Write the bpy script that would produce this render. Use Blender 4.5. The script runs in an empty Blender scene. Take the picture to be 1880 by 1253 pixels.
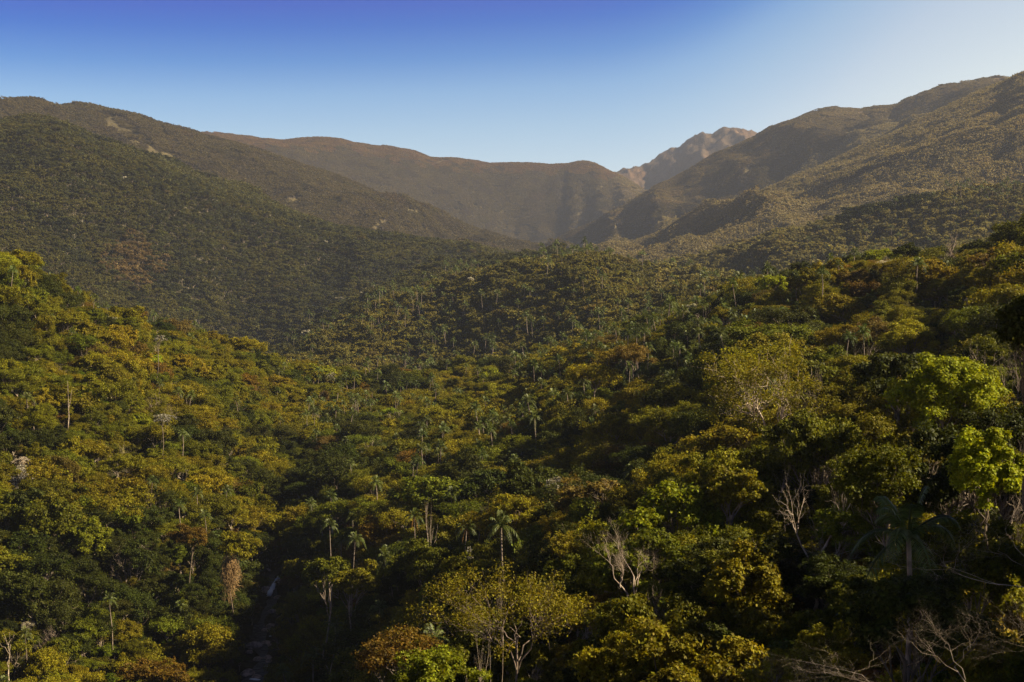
import bpy, math
import numpy as np
from mathutils import Matrix, Vector

R = math.radians
S = bpy.context.scene
COL = S.collection

# ------------------------------------------------------------------ camera
F, CX, CY = 2582.0, 940.0, 626.5          # focal length and centre in photo pixels (1880 x 1253)
cd = bpy.data.cameras.new('camera')
cam = bpy.data.objects.new('camera', cd)
COL.objects.link(cam)
cam.location = (0, 0, 0)
cam.rotation_euler = (R(90), 0, 0)
cd.sensor_width = 36.0
cd.lens = 36.0 * F / 1880.0
cd.clip_start = 0.5
cd.clip_end = 60000
S.camera = cam

# ------------------------------------------------------------------ sky, sun, exposure
SUN_AZ, SUN_EL = 98.0, 34.0               # degrees right of the view direction, degrees up
w = bpy.data.worlds.new('World')
S.world = w
w.use_nodes = True
w.cycles.sampling_method = 'NONE'
nt = w.node_tree
bg = nt.nodes['Background']
sky = nt.nodes.new('ShaderNodeTexSky')
sky.sky_type = 'NISHITA'
sky.sun_disc = False
sky.sun_elevation = R(SUN_EL)
sky.sun_rotation = R(SUN_AZ)
sky.altitude = 1500
sky.air_density = 1.0
sky.dust_density = 0.6
sky.ozone_density = 4.0
bg.inputs['Strength'].default_value = 0.055
# deeper blue overhead, paling towards the horizon and towards the sun's side (all in world directions)
SKY_RAMP = [(0.0, (2.5, 1.62, 1.0)), (0.09, (1.9, 1.36, 0.98)), (0.146, (1.22, 1.12, 0.96)), (0.173, (0.80, 0.93, 0.95)), (0.196, (0.27, 0.60, 0.88)),
            (0.219, (0.0, 0.33, 0.82)), (0.2426, (0.0, 0.16, 0.76)), (0.32, (0.0, 0.12, 0.60)), (0.5, (0.30, 0.25, 0.28)), (1.0, (0.45, 0.30, 0.25))]
tcw = nt.nodes.new('ShaderNodeTexCoord')
sx = nt.nodes.new('ShaderNodeSeparateXYZ')
nt.links.new(tcw.outputs['Generated'], sx.inputs[0])
SUN_SHIFT = [(-1.0, 0.0), (0.0, 0.004), (0.10, 0.014), (0.178, 0.048), (0.34, 0.165), (1.0, 0.34)]
cu = nt.nodes.new('ShaderNodeFloatCurve')
cv_ = cu.mapping
pts = [((x + 1) / 2, y) for x, y in SUN_SHIFT]
cv_.curves[0].points[0].location = pts[0]; cv_.curves[0].points[-1].location = pts[-1]
for p_ in pts[1:-1]: cv_.curves[0].points.new(*p_)
cv_.update()
mx1 = nt.nodes.new('ShaderNodeMath'); mx1.operation = 'MULTIPLY_ADD'; mx1.inputs[1].default_value = 0.5; mx1.inputs[2].default_value = 0.5
nt.links.new(sx.outputs['X'], mx1.inputs[0]); nt.links.new(mx1.outputs[0], cu.inputs['Value'])
sb = nt.nodes.new('ShaderNodeMath'); sb.operation = 'SUBTRACT'
nt.links.new(sx.outputs['Z'], sb.inputs[0]); nt.links.new(cu.outputs[0], sb.inputs[1])
rp = nt.nodes.new('ShaderNodeValToRGB')
el = rp.color_ramp.elements
while len(el) > 1: el.remove(el[-1])
el[0].position = SKY_RAMP[0][0]; el[0].color = (*[c / 2.5 for c in SKY_RAMP[0][1]], 1)
for p_, c_ in SKY_RAMP[1:]:
    q_ = el.new(p_); q_.color = (*[c / 2.5 for c in c_], 1)
nt.links.new(sb.outputs[0], rp.inputs[0])
vmw = nt.nodes.new('ShaderNodeVectorMath'); vmw.operation = 'MULTIPLY'
vms = nt.nodes.new('ShaderNodeVectorMath'); vms.operation = 'SCALE'; vms.inputs['Scale'].default_value = 2.5
nt.links.new(rp.outputs[0], vms.inputs[0])
nt.links.new(sky.outputs[0], vmw.inputs[0]); nt.links.new(vms.outputs[0], vmw.inputs[1])
nt.links.new(vmw.outputs[0], bg.inputs['Color'])

sd = bpy.data.lights.new('sun', 'SUN')
sd.energy = 5.0
sd.angle = R(0.5)
sd.color = (1.0, 0.85, 0.57)
sun = bpy.data.objects.new('sun', sd)
COL.objects.link(sun)
sdir = Vector((math.sin(R(SUN_AZ)) * math.cos(R(SUN_EL)), math.cos(R(SUN_AZ)) * math.cos(R(SUN_EL)), math.sin(R(SUN_EL))))
sun.rotation_euler = sdir.to_track_quat('Z', 'Y').to_euler()
sun.location = (300, 100, 400)

S.view_settings.view_transform = 'Standard'
S.view_settings.look = 'None'
S.view_settings.exposure = 1.6
S.view_settings.gamma = 1.0
cy = S.cycles
cy.max_bounces = 4
cy.diffuse_bounces = 2
cy.glossy_bounces = 1
cy.transmission_bounces = 2
cy.transparent_max_bounces = 4
cy.volume_bounces = 0
cy.use_denoising = True
cy.denoising_prefilter = 'NONE'
cy.use_adaptive_sampling = False
cy.sample_clamp_indirect = 4.0
cy.caustics_reflective = False
cy.caustics_refractive = False

# ------------------------------------------------------------------ helpers
def mesh_np(name, V, Q, mats, smooth=False, midx=None):
    V = np.ascontiguousarray(V, dtype=np.float32)
    Q = np.ascontiguousarray(Q, dtype=np.int32)
    me = bpy.data.meshes.new(name)
    me.vertices.add(len(V))
    me.vertices.foreach_set('co', V.ravel())
    me.loops.add(Q.size)
    me.loops.foreach_set('vertex_index', Q.ravel())
    me.polygons.add(len(Q))
    me.polygons.foreach_set('loop_start', np.arange(0, Q.size, 4, dtype=np.int32))
    me.polygons.foreach_set('use_smooth', np.full(len(Q), smooth, dtype=bool))
    for m in mats:
        me.materials.append(m)
    if midx is not None:
        me.polygons.foreach_set('material_index', np.ascontiguousarray(midx, dtype=np.int32))
    me.update(calc_edges=True)
    return me

def join(parts):
    V, Q, o = [], [], 0
    for v, q in parts:
        V.append(v)
        Q.append(q + o)
        o += len(v)
    return np.concatenate(V), np.concatenate(Q)

def nrm(a):
    return a / np.maximum(np.linalg.norm(a, axis=-1, keepdims=True), 1e-9)

def leaves(rng, P, N, L, W=0.45):
    """one pointed, slightly folded leaf (or leaf spray) per point"""
    n = len(P)
    N = nrm(N)
    r = nrm(rng.normal(size=(n, 3)))
    T = nrm(np.cross(N, r))
    B = np.cross(N, T)
    l = (L * rng.uniform(0.5, 1.4, n))[:, None] if np.isscalar(L) else L[:, None]
    V = np.empty((n, 4, 3))
    V[:, 0] = P - T * l * 0.5
    V[:, 1] = P + B * l * W + N * l * 0.08
    V[:, 2] = P + T * l * 0.5
    V[:, 3] = P - B * l * W + N * l * 0.08
    return V.reshape(-1, 3), np.arange(4 * n).reshape(n, 4)

def tube(pts, rad, sides=5):
    pts = np.asarray(pts, float)
    rad = np.asarray(rad, float)
    n = len(pts)
    T = nrm(np.gradient(pts, axis=0))
    up = np.array([0.31, 0.17, 0.93]) if abs(T[0][2]) < 0.9 else np.array([1.0, 0.2, 0.1])
    A = nrm(np.cross(T, up))
    B = np.cross(T, A)
    an = np.arange(sides) * 2 * math.pi / sides
    V = pts[:, None] + rad[:, None, None] * (A[:, None] * np.cos(an)[None, :, None] + B[:, None] * np.sin(an)[None, :, None])
    i = np.arange(n - 1)[:, None] * sides
    j = np.arange(sides)[None]
    k = (j + 1) % sides
    Q = np.stack([i + j, i + k, i + sides + k, i + sides + j], -1).reshape(-1, 4)
    return V.reshape(-1, 3), Q

def bend(rng, a, b, n=5, sag=0.08, lift=0.0):
    a, b = np.asarray(a, float), np.asarray(b, float)
    t = np.linspace(0, 1, n)[:, None]
    L = np.linalg.norm(b - a)
    off = rng.normal(size=(n, 3)) * L * sag * np.sin(t * math.pi)
    off[:, 2] += (L * lift * np.sin(t[:, 0] * math.pi))
    return a + (b - a) * t + off

# ------------------------------------------------------------------ value noise (numpy)
_T = np.random.default_rng(5).random((256, 256))
def vnoise(x, y):
    xi, yi = np.floor(x).astype(int), np.floor(y).astype(int)
    fx, fy = x - xi, y - yi
    fx, fy = fx * fx * (3 - 2 * fx), fy * fy * (3 - 2 * fy)
    a = _T[xi % 256, yi % 256]; b = _T[(xi + 1) % 256, yi % 256]
    c = _T[xi % 256, (yi + 1) % 256]; d = _T[(xi + 1) % 256, (yi + 1) % 256]
    return (a * (1 - fx) + b * fx) * (1 - fy) + (c * (1 - fx) + d * fx) * fy

def fbm(x, y, o=4, g=0.5):
    s, a, t = 0.0, 1.0, 0.0
    for i in range(o):
        s = s + a * vnoise(x * 2 ** i + 17.3 * i, y * 2 ** i + 9.1 * i)
        t += a
        a *= g
    return s / t

# ------------------------------------------------------------------ terrain
# skylines and slopes read from the photograph where in view, each with the distance it stands at: (depth m, canopy row)
NEAR_PX = [-600, 0, 200, 400, 490, 600, 750, 900, 1050, 1200, 1400, 1600, 1880, 2300, 3400, 6500]
NEAR = [
    [(230, 1253), (290, 1000), (360, 760), (430, 560), (520, 330)],
    [(300, 1253), (350, 1020), (420, 800), (500, 600), (580, 444)],
    [(315, 1253), (370, 1010), (440, 830), (520, 665), (610, 548)],
    [(340, 1253), (385, 1070), (450, 880), (560, 730), (680, 640)],
    [(350, 1285), (395, 1140), (470, 960), (580, 810), (740, 680)],
    [(300, 1253), (350, 1080), (450, 900), (600, 775), (800, 700)],
    [(200, 1253), (290, 1060), (420, 890), (590, 760), (800, 705)],
    [(140, 1253), (230, 1040), (380, 870), (540, 750), (720, 690)],
    [(105, 1253), (170, 1030), (320, 860), (480, 715), (650, 628)],
    [(85, 1253), (140, 1010), (280, 835), (430, 675), (600, 570)],
    [(65, 1253), (110, 1010), (210, 805), (350, 625), (530, 508)],
    [(52, 1253), (95, 990), (180, 750), (320, 585), (470, 478)],
    [(42, 1253), (80, 1010), (160, 720), (280, 530), (440, 440)],
    [(34, 1200), (70, 830), (130, 610), (230, 470), (380, 370)],  # from here on unseen ground right of the frame, steepened to shade the foreground
    [(25, 700), (50, 420), (100, 400), (200, 330), (350, 250)],
    [(25, 300), (50, 200), (100, 150), (200, 50), (350, 0)],
]
FARS = [
    # the middle hill
    [(-600, 1300, 640), (0, 1300, 625), (300, 1300, 620), (450, 1350, 668), (520, 1400, 658), (600, 1450, 612), (700, 1500, 562), (830, 1500, 514),
     (950, 1450, 491), (1040, 1420, 480), (1100, 1400, 476), (1200, 1400, 489), (1330, 1250, 501), (1500, 1100, 540), (1900, 1000, 530), (3400, 1000, 300), (6500, 1000, 100)],
    # the big slope on the left, the low ridge on the right
    [(-600, 2300, 190), (0, 2300, 232), (60, 2300, 231), (110, 2300, 238), (200, 2300, 281), (280, 2330, 306), (350, 2350, 336), (430, 2400, 362), (520, 2400, 392), (610, 2450, 418), (700, 2500, 430),
     (780, 2550, 440), (850, 2600, 449), (930, 2650, 462), (1000, 2700, 482), (1100, 2400, 500), (1200, 2050, 488), (1240, 1950, 477), (1300, 1900, 466), (1380, 1850, 446), (1420, 1820, 426),
     (1480, 1780, 418), (1550, 1740, 396), (1590, 1720, 388), (1640, 1700, 376), (1690, 1680, 366), (1750, 1660, 350), (1880, 1620, 338), (3400, 1600, 200), (6500, 1600, 0)],
    # the left mountain with its shoulder, the right mountain
    [(-600, 4000, 230), (-100, 4000, 197), (0, 4000, 194), (60, 4000, 196), (110, 4000, 203), (150, 4050, 197), (215, 4050, 204), (250, 4100, 211), (300, 4100, 228), (360, 4100, 243), (430, 4100, 262),
     (520, 4200, 292), (600, 4200, 318), (700, 4200, 358), (800, 4300, 398), (900, 4300, 430), (1000, 4200, 462), (1058, 4000, 480), (1100, 3700, 463), (1200, 3500, 432),
     (1350, 3500, 372), (1500, 3500, 308), (1600, 3500, 262), (1650, 3500, 241), (1740, 3500, 195), (1810, 3500, 163), (1840, 3500, 153), (1880, 3500, 134), (2300, 3400, 40), (3400, 3400, 0), (6500, 3400, 0)],
    # the long mountain behind on the right
    [(-600, 5000, 300), (430, 5000, 330), (700, 5000, 400), (900, 5100, 445), (1000, 5100, 448), (1040, 5100, 428), (1100, 5000, 401), (1200, 5000, 346), (1300, 5000, 292), (1380, 5000, 256), (1440, 5000, 226),
     (1490, 5000, 203), (1530, 5000, 195), (1580, 5000, 199), (1640, 5000, 197), (1665, 5000, 184), (1700, 5000, 177), (1760, 5000, 170), (1830, 5000, 160), (2300, 5000, 120), (6500, 5000, 100)],
    # the far mountain across the middle
    [(-600, 6500, 300), (200, 6500, 262), (400, 6500, 256), (430, 6500, 255), (470, 6500, 258), (520, 6500, 264), (555, 6500, 259), (590, 6500, 257), (620, 6500, 259), (660, 6500, 266), (720, 6500, 272), (760, 6500, 279),
     (790, 6500, 291), (830, 6500, 292), (875, 6500, 297), (900, 6500, 302), (960, 6500, 301), (1000, 6500, 304), (1045, 6500, 303), (1072, 6500, 296), (1085, 6500, 299), (1110, 6500, 312), (1150, 6500, 330), (1200, 6500, 360), (1400, 6500, 420), (2300, 6500, 420), (6500, 6500, 420)],
    # the rocky peak
    [(-600, 8500, 400), (900, 8500, 360), (1080, 8500, 335), (1130, 8500, 318), (1180, 8500, 308), (1200, 8500, 298), (1230, 8500, 280), (1250, 8500, 275), (1258, 8500, 264), (1275, 8500, 253), (1292, 8500, 249), (1305, 8500, 254),
     (1316, 8500, 247), (1328, 8500, 240), (1340, 8500, 244), (1352, 8500, 248), (1365, 8500, 247), (1385, 8500, 253), (1450, 8500, 275), (1600, 8500, 330), (2300, 8500, 400), (6500, 8500, 400)],
]
U = np.concatenate([np.linspace(-6000, -700, 30)[:-1], np.linspace(-700, -150, 60)[:-1], np.linspace(-150, 2030, 1100)[:-1], np.linspace(2030, 2900, 100)[:-1], np.linspace(2900, 9000, 60)])
LD = np.concatenate([np.linspace(math.log(2.5), math.log(40), 70)[:-1], np.linspace(math.log(40), math.log(900), 330)[:-1], np.linspace(math.log(900), math.log(9500), 560)[:-1], np.linspace(math.log(9500), math.log(16000), 20)])

def smooth_interp(u, xs, ys, w=14.0):
    """linear interpolation rounded over a few pixels"""
    return sum(np.interp(u + k * w, xs, ys) for k in (-1, -0.5, 0, 0.5, 1)) / 5

def pchip(x, y, q):
    """monotone cubic for every column: x, y (n, k), q (m,) -> (n, m)"""
    h = np.diff(x, axis=1); d = np.diff(y, axis=1) / h
    m = np.zeros_like(y)
    w1, w2 = 2 * h[:, 1:] + h[:, :-1], h[:, 1:] + 2 * h[:, :-1]
    ok = d[:, 1:] * d[:, :-1] > 0
    with np.errstate(divide='ignore', invalid='ignore'):
        hm = (w1 + w2) / (w1 / d[:, :-1] + w2 / d[:, 1:])
    m[:, 1:-1] = np.where(ok, hm, 0)
    m[:, 0], m[:, -1] = d[:, 0], d[:, -1]
    out = np.empty((len(x), len(q)))
    for c in range(len(x)):
        i = np.clip(np.searchsorted(x[c], q) - 1, 0, x.shape[1] - 2)
        t = (q - x[c, i]) / h[c, i]
        t = np.clip(t, 0, 1)
        out[c] = ((1 + 2 * t) * (1 - t) ** 2 * y[c, i] + t * (1 - t) ** 2 * h[c, i] * m[c, i] + t * t * (3 - 2 * t) * y[c, i + 1] + t * t * (t - 1) * h[c, i] * m[c, i + 1])
    return out

CANOPY = 11.0
uc = np.clip(U, -600, 6500)
keysD, keysZ = [], []
keysD.append(np.full(len(U), 2.5)); keysZ.append(np.full(len(U), -2.2))
keysD.append(np.full(len(U), 12.0)); keysZ.append(np.full(len(U), -6.5))
sky_py = None
for j in range(5):
    dd = smooth_interp(uc, NEAR_PX, [r[j][0] for r in NEAR], 30)
    pp = smooth_interp(uc, NEAR_PX, [r[j][1] for r in NEAR], 30)
    keysD.append(dd); keysZ.append((CY - pp) / F * dd - CANOPY)
sky_py = pp.copy()
crestLD = []
prevd = dd
for lay in FARS:
    xs = [a[0] for a in lay]
    dd = smooth_interp(uc, xs, [a[1] for a in lay], 20)
    pp = smooth_interp(uc, xs, [a[2] for a in lay], 5)
    vd = prevd + 0.38 * (dd - prevd)
    vp = np.maximum(sky_py + 16, pp + 10)
    keysD.append(vd); keysZ.append((CY - vp) / F * vd - CANOPY)
    keysD.append(dd); keysZ.append((CY - pp) / F * dd - CANOPY * (1 if dd.mean() < 6000 else 0.3))
    crestLD.append(np.log(dd))
    sky_py = np.minimum(sky_py, pp)
    prevd = dd
keysD.append(np.full(len(U), 16000.0)); keysZ.append(np.full(len(U), 200.0))
KD, KZ = np.log(np.stack(keysD, 1)), np.stack(keysZ, 1)
GZ = pchip(KD, KZ, LD)                                      # (columns, rows)
UU, LL = np.meshgrid(U, LD, indexing='ij')
DD = np.exp(LL)
XX = (UU - CX) / F * DD
# spurs and gullies on the slopes, dying away at the crests so that the skylines stay put
calm = np.ones_like(GZ)
for c in crestLD:
    calm *= 1 - 0.93 * np.exp(-((LL - c[:, None]) / 0.075) ** 2)
amp = np.interp(DD, [0, 60, 300, 900, 2000, 4000, 9000], [0.2, 0.8, 3.5, 15, 34, 78, 120])
wl = np.interp(DD, [0, 300, 900, 2000, 4000, 9000], [20, 60, 200, 380, 640, 1000])
def ridged(x, y, o=4):
    s, a, t = 0.0, 1.0, 0.0
    for i in range(o):
        n = 1 - np.abs(2 * vnoise(x * 2 ** i + 31.7 * i, y * 2 ** i + 3.3 * i) - 1) * 1.0
        s = s + a * n * n
        t += a
        a *= 0.48
    return s / t
slant = np.where(UU > 1050, 0.55, -0.35)
slant = np.tanh((UU - 1050) / 200) * 0.5
warp = (fbm(XX / 900 + 5, DD / 900) - 0.5) * 900
nx, ny = XX + slant * DD + warp * 0.5, DD * 0.45 + warp
rn = ridged(nx / 760 + 40, ny / 760 + 20)
rn2 = ridged(XX / 210 + 11, DD * 0.7 / 210 + 7, 3)
n1 = fbm(XX / 70 + 3, DD / 70 + 9, 4)
far_w = np.clip((DD - 700) / 900, 0, 1)
relief = far_w * (rn - 0.5) * np.interp(DD, [0, 900, 2000, 4000, 9000], [10, 50, 95, 150, 60]) + np.clip((DD - 90) / 500, 0, 1) * (rn2 - 0.5) * np.interp(DD, [0, 400, 1200, 4000, 9000], [4, 12, 26, 40, 18]) + (n1 - 0.5) * np.interp(DD, [0, 200, 1000, 9000], [1, 4, 9, 22])
relief *= 1 - 0.4 * np.clip((DD - 4200) / 500, 0, 1) * np.clip((1300 - UU) / 250, 0, 1)
relief *= 1 - 0.4 * np.clip((DD - 2650) / 300, 0, 1) * np.clip((UU - 450) / 150, 0, 1) * np.clip((1040 - UU) / 60, 0, 1)
relief *= calm * np.clip((DD - 15) / 60, 0, 1)
crag = ridged(XX / 150 + 3, DD / 150 + 50, 4) - 0.5
relief += np.clip((DD - 7300) / 500, 0, 1) * crag * 55 * (UU < 1700)
relief += np.clip((DD - 2600) / 500, 0, 1) * np.clip((7300 - DD) / 500, 0, 1) * (fbm(XX / 160 + 70, DD / 160 + 5, 4) - 0.5) * 44 * calm
GZ = GZ + relief
# the stream bed cut between the two near slopes
SB_Y = np.array([250, 300, 350, 400, 430, 480, 540, 620])
SB_PX = np.array([395, 420, 468, 489, 507, 524, 545, 600])
sb_x = np.interp(DD, SB_Y, (SB_PX - CX) / F * SB_Y)
BED_Y = [250, 300, 330, 350, 370, 400, 414, 417, 428, 445, 480, 540, 640]
BED_V = [1500, 1380, 1300, 1253, 1205, 1118, 1100, 1097, 1060, 1045, 985, 900, 800]
bedz = np.interp(DD, BED_Y, [(CY - v) / F * y for y, v in zip(BED_Y, BED_V)])
def bed_half(y):
    return np.interp(y, [250, 350, 380, 430, 520, 620], [7, 5.6, 4.6, 3.0, 2.5, 2])
bw = bed_half(DD)
inr = np.clip((DD - 262) / 50, 0, 1) * np.clip((600 - DD) / 90, 0, 1)
dx = np.abs(XX - sb_x)
bank = 0.95 * np.exp(-(dx / 13.0) ** 2) * inr
GZ = GZ * (1 - bank) + (bedz + 1.2 + 0.45 * dx) * bank
cut = np.clip(1.25 - dx / (bw * 1.35), 0, 1) * inr
GZ = GZ * (1 - cut) + bedz * cut

def ground(x, y):
    x, y = np.asarray(x, float), np.maximum(np.asarray(y, float), 2.6)
    u = CX + x / y * F
    fu = np.interp(u, U, np.arange(len(U)))
    fl = np.interp(np.log(y), LD, np.arange(len(LD)))
    i = np.clip(fu.astype(int), 0, len(U) - 2); j = np.clip(fl.astype(int), 0, len(LD) - 2)
    a, b = fu - i, fl - j
    return (GZ[i, j] * (1 - a) * (1 - b) + GZ[i + 1, j] * a * (1 - b) + GZ[i, j + 1] * (1 - a) * b + GZ[i + 1, j + 1] * a * b)

def px_of(x, y, z):
    return CX + F * x / y, CY - F * z / y

# ------------------------------------------------------------------ materials
def newmat(name):
    m = bpy.data.materials.new(name)
    m.use_nodes = True
    n = m.node_tree
    for x in list(n.nodes):
        n.nodes.remove(x)
    out = n.nodes.new('ShaderNodeOutputMaterial')
    return m, n, out

def foliage_mat(name, source, trans=0.32, tint_trans=(1.5, 1.35, 0.5), rough=0.6, spec=0.12):
    m, n, out = newmat(name)
    L = n.links.new
    if source == 'object':
        src = n.nodes.new('ShaderNodeObjectInfo').outputs['Color']
    else:
        a = n.nodes.new('ShaderNodeAttribute'); a.attribute_type = 'INSTANCER'; a.attribute_name = 'tint'
        src = a.outputs['Color']
    geo = n.nodes.new('ShaderNodeNewGeometry')
    rmp = n.nodes.new('ShaderNodeMapRange')
    L(geo.outputs['Random Per Island'], rmp.inputs['Value'])
    rmp.inputs['To Min'].default_value = 0.55
    rmp.inputs['To Max'].default_value = 1.45
    tc = n.nodes.new('ShaderNodeTexCoord')
    noi = n.nodes.new('ShaderNodeTexNoise')
    noi.inputs['Scale'].default_value = 0.45
    noi.inputs['Detail'].default_value = 2
    L(tc.outputs['Object'], noi.inputs['Vector'])
    r2 = n.nodes.new('ShaderNodeMapRange')
    r2.inputs['From Min'].default_value = 0.3
    r2.inputs['From Max'].default_value = 0.7
    r2.inputs['To Min'].default_value = 0.62
    r2.inputs['To Max'].default_value = 1.3
    L(noi.outputs[0], r2.inputs['Value'])
    mu = n.nodes.new('ShaderNodeMath'); mu.operation = 'MULTIPLY'
    L(rmp.outputs[0], mu.inputs[0]); L(r2.outputs[0], mu.inputs[1])
    vm = n.nodes.new('ShaderNodeVectorMath'); vm.operation = 'SCALE'
    L(src, vm.inputs[0]); L(mu.outputs[0], vm.inputs['Scale'])
    hs = n.nodes.new('ShaderNodeHueSaturation')
    hr = n.nodes.new('ShaderNodeMapRange')
    wn = n.nodes.new('ShaderNodeTexWhiteNoise'); wn.noise_dimensions = '1D'
    L(geo.outputs['Random Per Island'], wn.inputs['W'])
    L(wn.outputs['Value'], hr.inputs['Value'])
    hr.inputs['To Min'].default_value = 0.49
    hr.inputs['To Max'].default_value = 0.525
    L(hr.outputs[0], hs.inputs['Hue']); L(vm.outputs[0], hs.inputs['Color'])
    p = n.nodes.new('ShaderNodeBsdfPrincipled')
    p.inputs['Roughness'].default_value = rough
    p.inputs['Specular IOR Level'].default_value = spec
    L(hs.outputs[0], p.inputs['Base Color'])
    tr = n.nodes.new('ShaderNodeBsdfTranslucent')
    tv = n.nodes.new('ShaderNodeVectorMath'); tv.operation = 'MULTIPLY'
    tv.inputs[1].default_value = tint_trans
    L(hs.outputs[0], tv.inputs[0]); L(tv.outputs[0], tr.inputs['Color'])
    mx = n.nodes.new('ShaderNodeMixShader'); mx.inputs[0].default_value = trans
    L(p.outputs[0], mx.inputs[1]); L(tr.outputs[0], mx.inputs[2]); L(mx.outputs[0], out.inputs['Surface'])
    return m

def plain_mat(name, c1, c2, scale=3.0, rough=0.85, detail=5, spec=0.2, bump=0.0):
    m, n, out = newmat(name)
    L = n.links.new
    tc = n.nodes.new('ShaderNodeTexCoord')
    noi = n.nodes.new('ShaderNodeTexNoise'); noi.inputs['Scale'].default_value = scale; noi.inputs['Detail'].default_value = detail
    L(tc.outputs['Object'], noi.inputs['Vector'])
    cr = n.nodes.new('ShaderNodeValToRGB')
    cr.color_ramp.elements[0].position = 0.35; cr.color_ramp.elements[0].color = (*c1, 1)
    cr.color_ramp.elements[1].position = 0.65; cr.color_ramp.elements[1].color = (*c2, 1)
    L(noi.outputs[0], cr.inputs[0])
    p = n.nodes.new('ShaderNodeBsdfPrincipled')
    p.inputs['Roughness'].default_value = rough
    p.inputs['Specular IOR Level'].default_value = spec
    L(cr.outputs[0], p.inputs['Base Color'])
    if bump:
        b = n.nodes.new('ShaderNodeBump'); b.inputs['Strength'].default_value = bump
        L(noi.outputs[0], b.inputs['Height']); L(b.outputs[0], p.inputs['Normal'])
    L(p.outputs[0], out.inputs['Surface'])
    return m

M_LEAF = foliage_mat('leaf_thing', 'object')
M_LEAFF = foliage_mat('leaf_forest', 'instancer')
M_PALM = foliage_mat('palm_thing', 'object', trans=0.25, rough=0.5, spec=0.22)
M_PALMF = foliage_mat('palm_forest', 'instancer', trans=0.25, rough=0.5, spec=0.22)
M_BARK = plain_mat('bark_brown', (0.06, 0.045, 0.03), (0.16, 0.12, 0.085), 2.0)
M_PALE = plain_mat('bark_pale', (0.18, 0.13, 0.09), (0.42, 0.34, 0.26), 1.6)
M_GREY = plain_mat('bark_grey', (0.10, 0.075, 0.06), (0.25, 0.19, 0.145), 1.6)
M_DEAD = plain_mat('dead_frond', (0.28, 0.12, 0.03), (0.42, 0.22, 0.06), 2.0)
M_VINE = plain_mat('dry_vine', (0.13, 0.08, 0.035), (0.30, 0.19, 0.08), 1.4)
M_ROCK = plain_mat('boulder', (0.16, 0.12, 0.095), (0.55, 0.42, 0.33), 0.9, bump=0.4)

# ------------------------------------------------------------------ the ground sheet
def ground_mat():
    m, n, out = newmat('terrain')
    L = n.links.new
    tc = n.nodes.new('ShaderNodeTexCoord')
    def noise(scale, det, lo, hi):
        a = n.nodes.new('ShaderNodeTexNoise'); a.inputs['Scale'].default_value = scale; a.inputs['Detail'].default_value = det
        L(tc.outputs['Object'], a.inputs['Vector'])
        r = n.nodes.new('ShaderNodeMapRange'); r.inputs['From Min'].default_value = 0.3; r.inputs['From Max'].default_value = 0.7
        r.inputs['To Min'].default_value = lo; r.inputs['To Max'].default_value = hi
        L(a.outputs[0], r.inputs['Value'])
        return a, r.outputs[0]
    at = n.nodes.new('ShaderNodeAttribute'); at.attribute_name = 'gcol'
    a1, v1 = noise(0.012, 6, 0.7, 1.25)
    a2, v2 = noise(0.11, 4, 0.6, 1.4)
    mu = n.nodes.new('ShaderNodeMath'); mu.operation = 'MULTIPLY'; L(v1, mu.inputs[0]); L(v2, mu.inputs[1])
    vm = n.nodes.new('ShaderNodeVectorMath'); vm.operation = 'SCALE'; L(at.outputs['Color'], vm.inputs[0]); L(mu.outputs[0], vm.inputs['Scale'])
    p = n.nodes.new('ShaderNodeBsdfPrincipled'); p.inputs['Roughness'].default_value = 0.95; p.inputs['Specular IOR Level'].default_value = 0.1
    b = n.nodes.new('ShaderNodeBump'); b.inputs['Strength'].default_value = 0.8; b.inputs['Distance'].default_value = 6
    L(a2.outputs[0], b.inputs['Height']); L(b.outputs[0], p.inputs['Normal'])
    L(vm.outputs[0], p.inputs['Base Color']); L(p.outputs[0], out.inputs['Surface'])
    return m

nU, nL = GZ.shape
GV = np.stack([XX, DD, GZ], -1).reshape(-1, 3)
ii, jj = np.meshgrid(np.arange(nU - 1), np.arange(nL - 1), indexing='ij')
i0 = ii * nL + jj
GQ = np.stack([i0, i0 + nL, i0 + nL + 1, i0 + 1], -1).reshape(-1, 4)
cxq = np.abs(XX).reshape(-1)[GQ].min(1)
GQ = GQ[cxq < 7000]
gme = mesh_np('terrain', GV, GQ, [ground_mat()], smooth=True)
# how bare (grassland, rock) each spot of the high ground is
PU, PV = UU, CY - F * GZ / DD
def grassy(u, d, v):
    """0 = closed forest, 1 = high grassland"""
    n = fbm(u / 60 + 3, v / 26 + 8, 4)
    g = np.zeros_like(u)
    hm = (d > 5600) & (d < 7400)
    crest = np.interp(u, [a[0] for a in FARS[4]], [a[2] for a in FARS[4]])
    g = np.where(hm, np.clip(0.35 - (v - crest) / 30 + (n - 0.5) * 2.6, 0, 1), g)
    g = np.where(d >= 7400, np.clip(1.2 + (n - 0.5), 0, 1), g)
    c5 = np.interp(u, [a[0] for a in FARS[3]], [a[2] for a in FARS[3]])
    g = np.where((d > 4400) & (d <= 5600) & (u > 1380), np.clip(0.3 - (v - c5) / 34 + (n - 0.5) * 2.2, 0, 1), g)
    c4 = np.interp(u, [a[0] for a in FARS[2]], [a[2] for a in FARS[2]])
    # the pale strip of grass that runs down a spur of the left mountain
    g = np.maximum(g, strip(u, d, v))
    return g
def strip(u, d, v, w=1.7):
    sv = np.interp(u, [150, 195, 225, 255, 290, 330, 365], [208, 222, 236, 254, 284, 308, 336])
    n = fbm(u / 14 + 3, v / 10 + 8, 3)
    return np.where((d > 2600) & (d <= 4300) & (u > 172) & (u < 368), np.clip(1.3 - np.abs(v - sv) / w + (n - 0.5) * 2.2, 0, 1), 0.0)
gr = grassy(PU, DD, PV)
forest_floor = np.array([0.026, 0.023, 0.010])
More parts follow.
